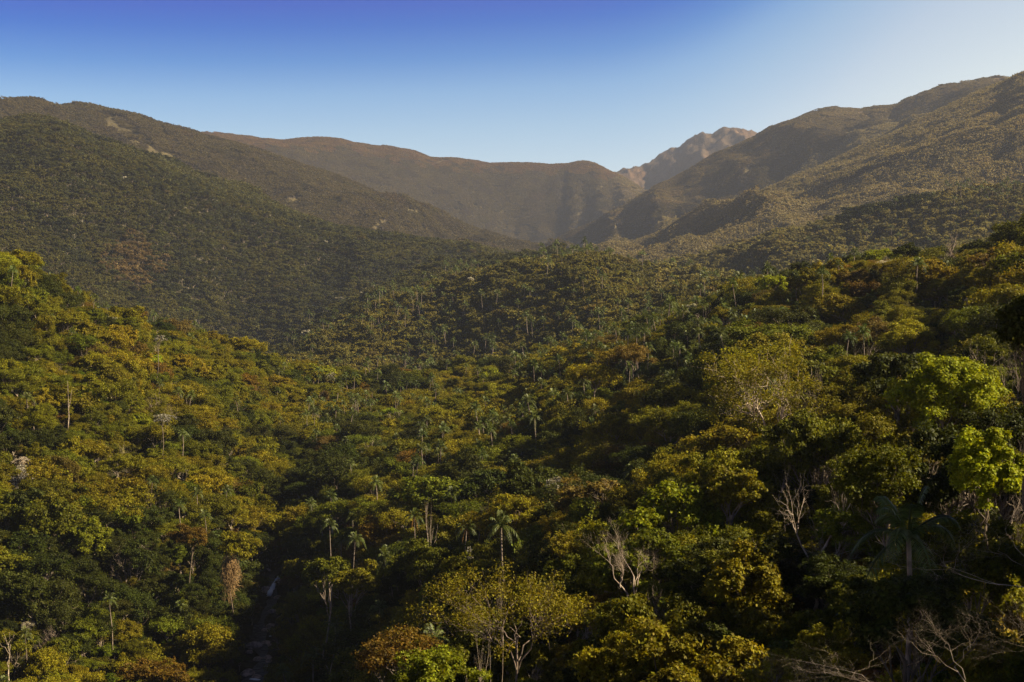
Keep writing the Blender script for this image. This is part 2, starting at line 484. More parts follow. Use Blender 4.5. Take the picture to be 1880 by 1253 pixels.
grass_c = np.array([0.060, 0.040, 0.024])
forest_floor = forest_floor + np.clip((DD[..., None] - 2300) / 500, 0, 1) * np.array([0.036, 0.026, 0.013]) * np.where(PU[..., None] > 1050, 1.5, 1.0)  # far floor lightened, more at right, to match the haze painted into its crowns
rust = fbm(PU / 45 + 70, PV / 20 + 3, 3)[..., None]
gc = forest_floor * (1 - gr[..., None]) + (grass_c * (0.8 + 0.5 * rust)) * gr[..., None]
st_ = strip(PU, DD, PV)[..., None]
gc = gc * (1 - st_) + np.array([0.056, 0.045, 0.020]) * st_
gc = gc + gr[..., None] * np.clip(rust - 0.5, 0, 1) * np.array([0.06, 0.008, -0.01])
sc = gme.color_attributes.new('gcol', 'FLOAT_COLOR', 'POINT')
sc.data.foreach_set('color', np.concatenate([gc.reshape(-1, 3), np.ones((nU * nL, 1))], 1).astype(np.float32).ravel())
gobj = bpy.data.objects.new('terrain', gme)
COL.objects.link(gobj)
gobj['kind'] = 'structure'
gobj['label'] = 'forest floor and mountain slopes with brown high grassland'

# ------------------------------------------------------------------ tree builders
def crown_np(rng, Rr, Hh, zc, nclump, ntwig, nleaf, ls, flat=0.7, twig=0.09, low=-0.25, fill=0.0):
    """leaf quads of a crown centred at height zc; returns (V, Q), clump centres and radii"""
    k = np.arange(nclump) + rng.uniform(0, 1)
    zz = low + (1 - low) * ((k + 0.5) / (nclump + 1)) ** 0.8
    ph = k * 2.399963 + rng.normal(0, 0.35, nclump)
    rr = np.sqrt(np.clip(1 - zz ** 2, 0.02, 1))
    sh = rng.uniform(0.5, 0.84, nclump)
    sh = sh + 0.06
    C = np.stack([rr * np.cos(ph) * Rr * sh, rr * np.sin(ph) * Rr * sh, zc + zz * Hh * rng.uniform(0.55, 0.9, nclump)], -1)
    C = C * np.array([1, 1, 0]) * rng.uniform(0.8, 1.2, 2).tolist().__add__([1]) + np.array([0, 0, 1]) * C
    C = C + rng.normal(size=C.shape) * Rr * np.array([0.13, 0.13, 0.10]) + np.array([*rng.normal(0, 0.08 * Rr, 2), 0])
    rc = Rr * 1.5 / math.sqrt(nclump) * rng.uniform(0.45, 1.45, nclump)
    # every limb carries a handful of smaller leafy lobes, every lobe its twigs
    ns = max(2, min(7, ntwig // 6)); nt_ = max(1, round(ntwig / ns))
    D1 = nrm(rng.normal(size=(nclump, ns, 3)) + np.array([0, 0, 0.45]))
    C1 = C[:, None] + D1 * (rc[:, None] * rng.uniform(0.55, 0.95, (nclump, ns)))[..., None] * np.array([1, 1, flat])
    r1 = rc[:, None] * rng.uniform(0.28, 0.55, (nclump, ns))
    D = nrm(rng.normal(size=(nclump, ns, nt_, 3)) + np.array([0, 0, 0.6]))
    TP = C1[:, :, None] + D * (r1[..., None] * (1 - 0.4 * rng.random((nclump, ns, nt_)) ** 2))[..., None] * np.array([1, 1, max(flat, 0.6)])
    D = D.reshape(nclump, ns * nt_, 3) * 0.8 + np.repeat(D1, nt_, axis=1) * 0.35
    TP = TP.reshape(nclump, ns * nt_, 3)
    ntwig = ns * nt_
    P = TP[:, :, None] + rng.normal(size=(nclump, ntwig, nleaf, 3)) * (twig * Rr * 0.62) * np.array([1, 1, 0.7])
    N = D[:, :, None] * 0.7 + np.array([0, 0, 0.35]) + rng.normal(size=P.shape) * 0.55
    return leaves(rng, P.reshape(-1, 3), N.reshape(-1, 3), ls), C, rc

def woody(rng, H, fork, C, r0, sides=6, lean=0.04, twigs=0, Rr=4):
    """a trunk that splits into a few boughs at different heights, each bough into limbs"""
    top = np.array([rng.normal(0, lean * H), rng.normal(0, lean * H), H * fork])
    st = bend(rng, (0, 0, -1.5), top, 7, 0.02)
    parts = [tube(st, np.linspace(r0, r0 * 0.62, 7), sides)]
    az = np.arctan2(C[:, 1] - top[1], C[:, 0] - top[0]) + rng.uniform(0, 6.28)
    m = int(rng.integers(3, 6))
    grp = (np.floor((az % (2 * math.pi)) / (2 * math.pi) * m)).astype(int)
    for g in range(m):
        Cg = C[grp == g]
        if len(Cg) == 0: continue
        s0 = st[-1] + (st[-2] - st[-1]) * rng.uniform(0, 1.6)
        node = s0 + (Cg.mean(0) - s0) * rng.uniform(0.4, 0.6)
        b = bend(rng, s0, node, 5, 0.07, 0.05)
        parts.append(tube(b, np.linspace(r0 * 0.5, r0 * 0.3, 5), max(4, sides - 1)))
        for c in Cg:
            q = b[-1] if rng.random() < 0.6 else b[-2]
            parts.append(tube(bend(rng, q, c, 5, 0.09, 0.06), np.linspace(r0 * 0.24, r0 * 0.05, 5), max(3, sides - 2)))
            for _ in range(twigs):
                e = c + nrm(rng.normal(size=3) + [0, 0, 0.5]) * Rr * rng.uniform(0.12, 0.32)
                parts.append(tube(bend(rng, c + (q - c) * rng.uniform(0.05, 0.5), e, 4, 0.1), np.linspace(r0 * 0.09, r0 * 0.025, 4), 3))
    return join(parts)

def woody_fan(rng, H, fork, C, r0, sides=6, lean=0.04, twigs=0, Rr=4):
    top = np.array([rng.normal(0, lean * H), rng.normal(0, lean * H), H * fork])
    parts = [tube(bend(rng, (0, 0, -1.5), top, 6, 0.02), np.linspace(r0, r0 * 0.62, 6), sides)]
    for c in C:
        n = 5
        parts.append(tube(bend(rng, top - [0, 0, rng.uniform(0, 0.12) * H], c, n, 0.05, 0.06), np.linspace(r0 * 0.42, r0 * 0.08, n), max(4, sides - 2)))
        for _ in range(twigs):
            e = c + nrm(rng.normal(size=3) + [0, 0, 0.5]) * Rr * rng.uniform(0.15, 0.4)
            s = c + (top - c) * rng.uniform(0.05, 0.4)
            parts.append(tube(bend(rng, s, e, 4, 0.06), np.linspace(r0 * 0.12, r0 * 0.03, 4), 3))
    return join(parts)

def frond_np(rng, L, az, el, droop, nl, width, wl):
    t = np.linspace(0, 1, nl)
    d = np.array([math.cos(az), math.sin(az), 0.0])
    side = np.array([-math.sin(az), math.cos(az), 0.0])
    hor = L * (np.sin(np.clip(t * 1.0, 0, 1) * 1.2) / 1.2) * math.cos(el)
    ver = L * t * math.sin(el) - droop * L * t ** 2.2
    P = d * hor[:, None] + np.array([0, 0, 1.0]) * ver[:, None]
    T = nrm(np.gradient(P, axis=0))
    ll = width * np.sin(np.clip(t * 0.93 + 0.07, 0, 1) * math.pi) ** 0.6 + 0.05
    V, Q = [], []
    rach = tube(P, np.linspace(0.055, 0.015, nl) * L / 3, 3)
    for s in (-1, 1):
        sw = rng.normal(0, 0.06, (nl, 1))
        out = nrm(side * s * 0.9 + T * 0.55 + np.array([0, 0, -0.12 - 0.35 * droop]) + sw)
        tip = P + out * ll[:, None] - np.array([0, 0, 1]) * (ll ** 2 * 0.35)[:, None]
        mid = P + out * ll[:, None] * 0.5
        w_ = T * wl
        v = np.stack([P - w_ * 0.3, mid - w_ + [0, 0, .03], tip, mid + w_ + [0, 0, .03]], 1).reshape(-1, 3)
        V.append(v)
        Q.append(np.arange(4 * nl).reshape(nl, 4))
    a = join(list(zip(V, Q)))
    return join([a, rach])

def palm_np(rng, H, nf=15, nl=12, L=3.2, width=0.62, wl=0.09):
    parts = []
    lean = np.array([rng.normal(0, 0.07) * H, rng.normal(0, 0.07) * H, H])
    for i in range(nf):
        a = i * 2.4 + rng.normal(0, 0.15)
        e = 1.35 - 1.35 * (i / nf) + rng.normal(0, 0.16)
        v, q = frond_np(rng, L * rng.uniform(0.85, 1.1), a, e, 0.45 + 0.5 * (i / nf), nl, width, wl)
        parts.append((v + lean, q))
    return join(parts), tube(bend(rng, (0, 0, -1), lean, 6, 0.01), np.linspace(0.16, 0.10, 6), 6), lean

def bare_np(rng, H, spread, levels, r0, start=0.3, up=0.5, kids=4, fork=None, aniso=(1, 1, 1)):
    """leafless tree: a trunk that forks again and again"""
    parts = []
    an = np.array(aniso, float)
    def grow(p, d, L, r, lv):
        n = 5
        e = p + d * L
        pts = bend(rng, p, e, n, 0.045, 0.03)
        parts.append(tube(pts, np.linspace(r, r * 0.55, n), 6 if lv == levels else (4 if lv > 1 else 3)))
        if lv == 0:
            return
        for k in range(kids + (1 if lv < levels else 0)):
            t = rng.uniform(0.35, 1.0) if k > 0 else 1.0
            q = p + (e - p) * t
            nd = nrm(d + rng.normal(size=3) * spread * an + np.array([0, 0, up * 0.35]))
            grow(q, nd, L * rng.uniform(0.5, 0.78), r * 0.5 * (1.1 - 0.3 * t), lv - 1)
    base = np.array([0, 0, -1.0])
    if fork is None:
        grow(base, np.array([0.03, 0, 1.0]), H * start + 1, r0, levels)
    else:
        for f in fork:
            grow(base, nrm(np.array(f, float)), H * start + 1, r0 * 0.7, levels)
    return join(parts)

# ---------------------------------------------------------------- prototypes
PRO = {}          # name -> dict(crown mesh(thing), crown mesh (forest), trunk mesh, radius, height, trunk mat)
def proto(name, crownVQ, trunkVQ, Rr, H, bark, leaf=M_LEAF, leaff=M_LEAFF, forest=True, extra=None):
    d = {'R': Rr, 'H': H, 'crown': mesh_np(name + '_crown', *crownVQ, [leaf]) if crownVQ else None,
         'trunk': mesh_np(name + '_trunk', *trunkVQ, [bark], smooth=True) if trunkVQ else None, 'extra': extra, 'forest': None}
    if forest:
        V, Q = join([crownVQ, trunkVQ]) if crownVQ else trunkVQ
        d['forest'] = mesh_np(name + '_f', V, Q, [bark], smooth=True) if not crownVQ else mesh_np(name + '_f', V, Q, [leaff, bark], midx=np.concatenate([np.zeros(len(crownVQ[1])), np.ones(len(trunkVQ[1]))]))
    PRO[name] = d

rg = np.random.default_rng(11)
for i in range(8):      # the nearest trees, small leaves
    rng = np.random.default_rng(50 + i)
    Rr = rng.uniform(4.2, 5.4); H = rng.uniform(12, 15); hz_ = Rr * rng.uniform(0.55, 1.1)
    cr_, C, rc = crown_np(rng, Rr, hz_, H - hz_ * 0.85, int(rng.integers(16, 30)), 96, 15, 0.21, flat=rng.uniform(0.5, 0.9), twig=0.05)
    proto('close_round_%d' % i, cr_, woody(rng, H, 0.5, C, 0.2, twigs=1, Rr=Rr), Rr, H, [M_BARK, M_GREY, M_BARK, M_PALE][i % 4])
for i in range(12):      # round broadleaf crowns, near
    rng = np.random.default_rng(100 + i)
    Rr = rng.uniform(4.3, 5.3); H = rng.uniform(13, 16)
    hz_ = Rr * rng.uniform(0.7, 1.3)
    cr_, C, rc = crown_np(rng, Rr, hz_, H - hz_ * 0.85, int(rng.integers(11, 30)), int(rng.integers(48, 72)), 13, rng.uniform(0.25, 0.36), flat=rng.uniform(0.55, 0.9), twig=rng.uniform(0.06, 0.1))
    proto('near_round_%d' % i, cr_, woody(rng, H, 0.5, C, 0.26), Rr, H, [M_BARK, M_GREY, M_PALE, M_GREY][i % 4])
for i in range(6):      # flat, layered crowns, near
    rng = np.random.default_rng(200 + i)
    Rr = rng.uniform(5.0, 6.2); H = rng.uniform(13, 16)
    cr_, C, rc = crown_np(rng, Rr, Rr * rng.uniform(0.3, 0.5), H - Rr * 0.4, int(rng.integers(14, 24)), 62, 13, 0.28, flat=0.42, low=-0.4)
    proto('near_flat_%d' % i, cr_, woody(rng, H, 0.55, C, 0.24), Rr, H, [M_GREY, M_PALE][i % 2])
for i in range(6):      # fine feathery crowns
    rng = np.random.default_rng(250 + i)
    Rr = rng.uniform(4.0, 5.2); H = rng.uniform(12, 15)
    cr_, C, rc = crown_np(rng, Rr, Rr * 0.8, H - Rr * 0.7, 34, 48, 10, 0.25, flat=0.6, twig=0.12)
    proto('near_fine_%d' % i, cr_, woody(rng, H, 0.5, C, 0.2, twigs=1, Rr=Rr), Rr, H, M_PALE)
for i in range(4):
    rng = np.random.default_rng(300 + i)
    H = rng.uniform(10, 14)
    a, b, top = palm_np(rng, H)
    proto('near_palm_%d' % i, a, b, 3.0, H + 1.5, M_GREY, M_PALM, M_PALMF, extra=top)
for i in range(7):      # middle distance
    rng = np.random.default_rng(400 + i)
    Rr = rng.uniform(4.2, 5.6); H = rng.uniform(12, 16)
    fl = i >= 4
    cr_, C, rc = crown_np(rng, Rr, Rr * (0.38 if fl else 0.8), H - Rr * (0.4 if fl else 0.7), 14, 21, 6, 0.8, flat=0.45 if fl else 0.75, low=-0.3)
    proto('mid_%d' % i, cr_, woody(rng, H, 0.5, C[:6], 0.22, sides=5), Rr, H, [M_BARK, M_GREY, M_PALE][i % 3])
for i in range(2):
    rng = np.random.default_rng(450 + i)
    H = rng.uniform(11, 14)
    a, b, top = palm_np(rng, H, nf=13, nl=6, L=3.6, width=0.8, wl=0.2)
    proto('mid_palm_%d' % i, a, b, 3.0, H + 1.5, M_GREY, M_PALM, M_PALMF)
for i in range(4):
    rng = np.random.default_rng(470 + i)
    V, Q = bare_np(rng, 11.0, 0.5, 4, 0.2, kids=3, start=0.36)
    V[:, 2] *= 12.0 / V[:, 2].max()
    proto('near_bare_%d' % i, None, (V, Q), 3.6, 12.0, [M_PALE, M_GREY][i % 2])
# far patches of canopy, about fifty metres across
def patch_np(rng, rad=27.0, n=64):
    parts, tr = [], []
    pts = []
    tries = 0
    while len(pts) < n and tries < 3000:
        tries += 1
        p = rng.uniform(-rad, rad, 2)
        if np.hypot(*p) < rad and all(np.hypot(*(p - q)) > 4.7 for q in pts):
            pts.append(p)
    for p in pts:
        Rr = rng.uniform(3.2, 5.4); H = rng.uniform(9, 14.5)
        (V, Q), C, rc = crown_np(rng, Rr, Rr * rng.uniform(0.5, 0.9), H - Rr * 0.6, 7, 6, 2, 2.1, flat=0.7, low=0.0, twig=0.12)
        parts.append((V + np.array([p[0], p[1], 0]), Q))
        if rng.random() < 0.35:
            tr.append(tube(np.array([[p[0], p[1], -2], [p[0], p[1], H * 0.8]]), np.array([0.3, 0.2]), 3))
    return join(parts), join(tr)
for i in range(8):
    rng = np.random.default_rng(500 + i)
    a, b = patch_np(rng)
    proto('patch_%d' % i, a, b, 27, 12, M_GREY)

# ------------------------------------------------------------------ colours of the crowns (linear)
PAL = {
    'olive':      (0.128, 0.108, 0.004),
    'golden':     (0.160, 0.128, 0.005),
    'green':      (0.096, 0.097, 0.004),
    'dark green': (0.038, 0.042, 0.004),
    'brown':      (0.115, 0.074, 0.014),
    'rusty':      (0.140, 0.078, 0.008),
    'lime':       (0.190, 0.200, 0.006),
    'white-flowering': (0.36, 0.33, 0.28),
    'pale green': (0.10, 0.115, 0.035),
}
PN = list(PAL)
def pick_colour(rng, u, d):
    x = (u - CX) / F * d
    g = float(fbm(np.array(x / 38 + 91.0), np.array(d / 38 + 13.0), 3))
    h = float(fbm(np.array(x / 30 + 31.0), np.array(d / 30 + 77.0), 2))
    r = rng.random()
    if r < 0.006: return 'lime'
    if r < 0.014: return 'white-flowering'
    if r < 0.014 + 0.07 * (h > 0.56) + (0.045 if u > 1000 and d > 260 else 0.0): return 'rusty' if r < 0.03 else 'brown'
    t = g + rng.normal(0, 0.085) + (0.01 if u < 620 and d < 800 else -0.045 if (u > 1150 and d > 260) else -0.01)
    return 'dark green' if t < 0.38 else 'green' if t < 0.485 else 'olive' if t < 0.60 else 'golden'

# ------------------------------------------------------------------ things
USED = []
def tag(o, label, cat, group=None, kind=None):
    if label: o['label'] = label
    if cat: o['category'] = cat
    if group: o['group'] = group
    if kind: o['kind'] = kind

def obj(name, me, parent=None, color=None):
    o = bpy.data.objects.new(name, me)
    COL.objects.link(o)
    if parent is not None: o.parent = parent
    if color is not None: o.color = (*color, 1)
    return o

def make_thing(name, pr, loc, rz, s, sz, color, label, cat, group, dead=None):
    e = bpy.data.objects.new(name, None)
    COL.objects.link(e)
    e.empty_display_size = 2
    e.location = loc; e.rotation_euler = (rs.normal(0, 0.05), rs.normal(0, 0.05), rz); e.scale = (s * rs.uniform(0.82, 1.25), s * rs.uniform(0.82, 1.25), sz)
    tag(e, label, cat, group)
    if pr['trunk']: obj('trunk' if pr['crown'] else 'branches', pr['trunk'], e)
    if pr['crown']: obj('crown', pr['crown'], e, color)
    if dead is not None: obj('dead_frond', dead, e)
    return e

# masks in photo space where hand-placed things must stay clear of the scattered trees: (u, v, halfwidth, halfheight, depth)
SPECIAL = []
SPEC_GROUND = []
SUNNY = []
def reserve(u, v, hw, hh, d, r=4):
    SPECIAL.append((u, v, hw, hh, d))
    SPEC_GROUND.append(((u - CX) / F * d, d, r))


PALMC = (0.068, 0.080, 0.014)
SP_THINGS = []      # (object, u, v, look)
def at(u, v, d):
    return np.array([(u - CX) / F * d, d, (CY - v) / F * d])

def sp_tree(name, look, label, col, u, v, hw, hh, d, seed, nclump=22, ntwig=50, nleaf=11, ls=0.4, flat=0.7, bark=None, twigs=0, r0=0.22, low=-0.25, twig=0.085, base=None, res=True, leaf=None):
    rng = np.random.default_rng(seed)
    c = at(u, v, d)
    bx, by = (c[0], c[1]) if base is None else at(base[0], v, d + base[1])[:2]
    g = float(ground(bx, by))
    Rr, Hh = hw * d / F, hh * d / F
    zc = c[2] - g - 0.25 * Hh
    cr_, C, rc = crown_np(rng, Rr, Hh, zc, nclump, ntwig, nleaf, ls, flat=flat, low=low, twig=twig)
    off = np.array([c[0] - bx, c[1] - by, 0])
    tv, tq = woody(rng, max(zc + Hh, 3), max(0.3, (zc - Hh * 0.6) / max(zc + Hh, 3)), C + off, r0, twigs=twigs, Rr=Rr)
    e = bpy.data.objects.new(name, None); COL.objects.link(e); e.location = (bx, by, g); e.empty_display_size = 2
    tag(e, label, 'tree')
    obj('trunk', mesh_np('trunk', tv, tq, [bark or M_GREY], smooth=True), e)
    obj('crown', mesh_np('crown', cr_[0] + off, cr_[1], [leaf or M_LEAF]), e, col)
    if res: reserve(u, v, hw * 0.85, hh * 0.9, d, Rr * 0.7)
    if max(col) > 0.14 and hw > 24: SUNNY.append((c[0], c[1], c[2] - Hh * 0.5, Rr))
    return e

def sp_bare(label, u, v, hw, hh, d, seed, bark, levels=4, spread=0.55, kids=3, fork=None, r0=0.16, root=None, start=0.3, up=0.4, res=True, aniso=(1, 1, 1), rootv=None):
    """a leafless tree whose branches fill the given patch of the view"""
    rng = np.random.default_rng(seed)
    V, Q = bare_np(rng, 10.0, spread, levels, r0 * 1.0, start=start, up=up, kids=kids, fork=fork, aniso=aniso)
    c = at(u, v, d)
    x, y = (c[0], c[1]) if root is None else at(root, v, d)[:2]
    g = float(ground(x, y))
    top = c[2] + hh * d / F
    g0 = g
    if rootv is not None: g = max(float(at(u, rootv, d)[2]), g0)
    H = max(top - g, 2.0)
    V = V.copy()
    k = H / V[:, 2].max()
    kx = (hw * d / F) / max(1e-6, np.percentile(np.abs(V[:, 0]), 97))
    hz = np.clip(V[:, 2] / V[:, 2].max(), 0, 1)
    V[:, 2] *= k
    V[:, 0] = V[:, 0] * (1 + (kx - 1) * hz) + (c[0] - x) * hz ** 1.2
    V[:, 1] = V[:, 1] * (1 + (kx - 1) * hz)
    e = bpy.data.objects.new('bare_tree', None); COL.objects.link(e); e.location = (x, y, g0); e.empty_display_size = 2
    tag(e, label, 'tree')
    b_ = obj('branches', mesh_np('branches', V, Q, [bark], smooth=True), e); b_.location = (0, 0, g - g0)
    if g - g0 > 0.5:
        obj('trunk', mesh_np('trunk', *tube(bend(rng, (rng.normal(0, 0.5), 0.3, -0.5), (0, 0, g - g0 + 0.1), 6, 0.02), np.linspace(r0 * 1.5, r0 * 0.8, 6), 6), [bark], smooth=True), e)
    if res: reserve(u, v, hw * 0.9, hh, d, 2.5)
    return e

def sp_palm(label, u, v, d, seed, L=3.3, nf=14, dead=False, res=True, nl=14, wl=0.09, width=0.65, col=None):
    rng = np.random.default_rng(seed)
    c = at(u, v, d)
    g = float(ground(c[0], c[1]))
    H = max(c[2] - g, 2.5)
    a, b, top = palm_np(rng, H, nf=nf, nl=nl, L=L, wl=wl, width=width)
    e = bpy.data.objects.new('palm_tree', None); COL.objects.link(e); e.location = (c[0] - top[0], c[1] - top[1], g); e.empty_display_size = 2
    tag(e, label, 'palm', 'palms standing among the forest trees')
    obj('trunk', mesh_np('palm_trunk', *b, [M_GREY], smooth=True), e)
    obj('crown', mesh_np('palm_crown', *a, [M_PALM]), e, col or PALMC)
    if dead:
        ps = [frond_np(rng, L * 0.7, rng.uniform(0, 6.28), -0.9, 0.4, 8, 0.3, 0.08) for _ in range(2)]
        for V, Q in ps:
            o = obj('dead_frond', mesh_np('dead_frond', V + top, Q, [M_DEAD]), e)
            o['label'] = 'dead orange frond hanging below the crown'
    if res: reserve(u, v, L * 0.5 * F / d, L * 0.2 * F / d, d, 1.2)
    SP_THINGS.append((e, u, v, 'palm'))
    return e

W4 = PAL
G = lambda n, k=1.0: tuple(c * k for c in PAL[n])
# ---- right foreground
sp_tree('broadleaf_tree', '', 'bright lime-yellow leafy crown catching the sun on the right, below the yellow dome', G('lime', 1.0), 1742, 708, 112, 72, 150, 1, nclump=36, ntwig=96, nleaf=15, ls=0.25, flat=0.7, bark=M_BARK, low=-0.7, twig=0.06)
sp_tree('broadleaf_tree', '', 'bright lime crown of upright leaf clusters near the right edge', G('lime', 1.1), 1806, 845, 70, 74, 86, 2, nclump=34, ntwig=70, nleaf=13, ls=0.17, flat=1.0, bark=M_BARK, twigs=1, r0=0.1, low=-0.8)
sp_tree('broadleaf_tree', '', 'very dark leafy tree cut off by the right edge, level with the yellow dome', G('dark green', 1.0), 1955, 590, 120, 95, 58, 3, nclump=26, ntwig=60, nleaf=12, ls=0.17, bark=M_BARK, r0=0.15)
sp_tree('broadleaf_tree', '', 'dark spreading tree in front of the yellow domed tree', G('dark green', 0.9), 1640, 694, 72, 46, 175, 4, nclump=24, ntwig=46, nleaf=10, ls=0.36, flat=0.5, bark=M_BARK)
sp_tree('broadleaf_tree', '', 'tall open olive tree with a pale forking trunk', G('olive', 1.0), 1412, 705, 128, 88, 200, 5, nclump=60, ntwig=32, nleaf=9, ls=0.26, flat=0.6, bark=M_PALE, twigs=3, r0=0.30, low=-0.8)
sp_tree('broadleaf_tree', '', 'olive tree with a sunlit lime top above the bare fan-shaped tree', G('lime', 0.8), 1245, 945, 78, 62, 152, 6, nclump=26, ntwig=52, nleaf=12, ls=0.34, bark=M_BARK)
sp_tree('broadleaf_tree', '', 'large golden-olive leafy tree right of the bare fan-shaped tree', G('golden', 0.85), 1382, 1075, 72, 112, 108, 7, nclump=34, ntwig=64, nleaf=13, ls=0.22, flat=1.0, bark=M_BARK, low=-0.7)
sp_tree('broadleaf_tree', '', 'olive tree with thin pale twigs right of the lime-topped tree', G('olive', 1.0), 1345, 900, 60, 52, 150, 8, nclump=22, ntwig=46, nleaf=11, ls=0.3, bark=M_GREY, twigs=2)
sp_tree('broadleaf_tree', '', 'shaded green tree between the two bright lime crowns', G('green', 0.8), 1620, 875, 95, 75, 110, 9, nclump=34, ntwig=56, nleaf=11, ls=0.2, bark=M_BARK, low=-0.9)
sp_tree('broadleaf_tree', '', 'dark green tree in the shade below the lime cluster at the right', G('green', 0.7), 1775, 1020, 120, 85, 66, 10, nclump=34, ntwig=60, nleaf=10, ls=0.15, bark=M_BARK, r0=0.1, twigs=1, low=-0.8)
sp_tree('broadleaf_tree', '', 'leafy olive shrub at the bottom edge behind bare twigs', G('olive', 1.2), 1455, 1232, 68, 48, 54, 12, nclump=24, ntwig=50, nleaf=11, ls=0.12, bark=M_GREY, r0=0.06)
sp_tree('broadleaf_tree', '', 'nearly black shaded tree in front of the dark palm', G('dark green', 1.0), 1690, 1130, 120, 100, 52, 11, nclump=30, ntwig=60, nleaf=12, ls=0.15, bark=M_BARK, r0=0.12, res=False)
# ---- centre foreground
sp_tree('broadleaf_tree', '', 'orange-gold open crown with several slender pale stems at the bottom', G('golden', 0.85), 935, 1110, 148, 66, 124, 13, nclump=52, ntwig=30, nleaf=8, ls=0.17, flat=0.6, bark=M_GREY, twigs=3, r0=0.14, low=-0.6)
sp_tree('broadleaf_tree', '', 'rusty-leaved tree low beside the slender pale stems', G('rusty', 0.8), 735, 1205, 85, 48, 150, 14, nclump=24, ntwig=50, nleaf=10, ls=0.24, bark=M_GREY, twigs=1)
sp_tree('broadleaf_tree', '', 'yellow-green bush at the bottom edge under the orange-gold crown', G('lime', 0.7), 800, 1238, 62, 40, 112, 15, nclump=20, ntwig=50, nleaf=10, ls=0.2, bark=M_GREY)
sp_tree('broadleaf_tree', '', 'dark dense round tree with olive rim in the middle of the ravine side', G('green', 0.85), 782, 1030, 66, 48, 268, 16, nclump=26, ntwig=60, nleaf=12, ls=0.36, bark=M_BARK)
sp_tree('broadleaf_tree', '', 'olive domed tree with pale limbs showing under its crown', G('olive', 1.3), 948, 935, 46, 34, 245, 17, nclump=34, ntwig=44, nleaf=10, ls=0.26, flat=0.5, bark=M_PALE, twigs=1)
sp_tree('broadleaf_tree', '', 'olive-green tree above the palms in the centre', G('olive', 1.0), 1130, 790, 55, 40, 330, 18, nclump=26, ntwig=50, nleaf=10, ls=0.34)
sp_tree('flat_topped_tree', '', 'broad orange-tinged flat tree on the centre slope', G('golden', 1.2), 1088, 690, 48, 20, 420, 19, nclump=22, ntwig=50, nleaf=10, ls=0.4, flat=0.4)
sp_tree('broadleaf_tree', '', 'olive rounded crown in front of the slim pale-trunked palm, right of the waterfall', G('olive', 1.0), 660, 1062, 40, 36, 278, 90, nclump=24, ntwig=50, nleaf=11, ls=0.34, bark=M_GREY, low=-0.6)
sp_tree('broadleaf_tree', '', 'green rounded crown just right of the waterfall, below the small palm', G('green', 1.1), 598, 1046, 38, 36, 300, 91, nclump=24, ntwig=50, nleaf=11, ls=0.34, bark=M_GREY, low=-0.6)
# ---- right slope and its ridge
sp_tree('domed_tree', '', 'large smooth yellow dome of foliage on the right slope', (0.21, 0.185, 0.008), 1668, 626, 66, 44, 285, 20, nclump=60, ntwig=50, nleaf=11, ls=0.3, flat=0.5, bark=M_GREY, low=-0.15, twig=0.06)
sp_tree('domed_tree', '', 'brownish dome of fine twigs on the centre slope', G('brown', 1.15), 1162, 652, 42, 24, 415, 21, nclump=34, ntwig=40, nleaf=10, ls=0.3, flat=0.5, bark=M_GREY, twigs=1)
sp_tree('broadleaf_tree', '', 'small bright lime tree just under the right ridge line', G('lime', 1.1), 1420, 522, 30, 22, 470, 22, nclump=20, ntwig=36, nleaf=9, ls=0.42, flat=0.5, bark=M_GREY)
sp_tree('flat_topped_tree', '', 'flat lime-green treetop on the right ridge line', G('lime', 0.9), 1618, 472, 36, 12, 475, 23, nclump=18, ntwig=36, nleaf=9, ls=0.42, flat=0.4)
sp_tree('flat_topped_tree', '', 'dark flat-topped tree on the ridge beside the lime treetop', G('dark green', 1.0), 1668, 462, 24, 13, 468, 24, nclump=14, ntwig=40, nleaf=9, ls=0.42, flat=0.5, bark=M_BARK)
sp_tree('flat_topped_tree', '', 'dark flat-topped tree on the ridge near the right edge', G('dark green', 1.1), 1805, 452, 26, 15, 450, 25, nclump=14, ntwig=40, nleaf=9, ls=0.4, flat=0.5, bark=M_BARK)
sp_tree('flat_topped_tree', '', 'lone dark umbrella-shaped tree on the crest of the middle hill', G('dark green', 0.9), 1099, 471, 6, 3, 1385, 26, nclump=9, ntwig=16, nleaf=6, ls=0.8, flat=0.4, bark=M_BARK, res=False)
sp_tree('flat_topped_tree', '', 'very dark clump standing on the ridge left of the lime tree', G('dark green', 0.8), 1475, 492, 24, 12, 500, 27, nclump=14, ntwig=40, nleaf=9, ls=0.42, flat=0.5, bark=M_BARK)
sp_tree('broadleaf_tree', '', 'rusty brown tree on the upper right slope', G('rusty', 0.6), 1590, 535, 34, 20, 400, 28, nclump=20, ntwig=40, nleaf=10, ls=0.38)
# ---- left slope and stream banks
sp_tree('broadleaf_tree', '', 'fresh green crown on a forked white trunk, lower left slope', G('green', 1.5), 168, 988, 40, 42, 372, 30, nclump=24, ntwig=50, nleaf=11, ls=0.42, bark=M_PALE, r0=0.25)
sp_tree('broadleaf_tree', '', 'golden-green rounded tree on the left bank of the stream', G('golden', 1.0), 385, 1190, 55, 60, 345, 31, nclump=30, ntwig=60, nleaf=12, ls=0.4, bark=M_BARK)
sp_tree('broadleaf_tree', '', 'olive tree from which the dry vines hang', G('olive', 1.1), 425, 1005, 42, 34, 366, 32, nclump=24, ntwig=50, nleaf=11, ls=0.4, bark=M_BARK)
sp_tree('broadleaf_tree', '', 'rusty orange bush at the bottom left edge', G('rusty', 0.75), 290, 1240, 55, 30, 320, 33, nclump=22, ntwig=50, nleaf=11, ls=0.42, bark=M_BARK)
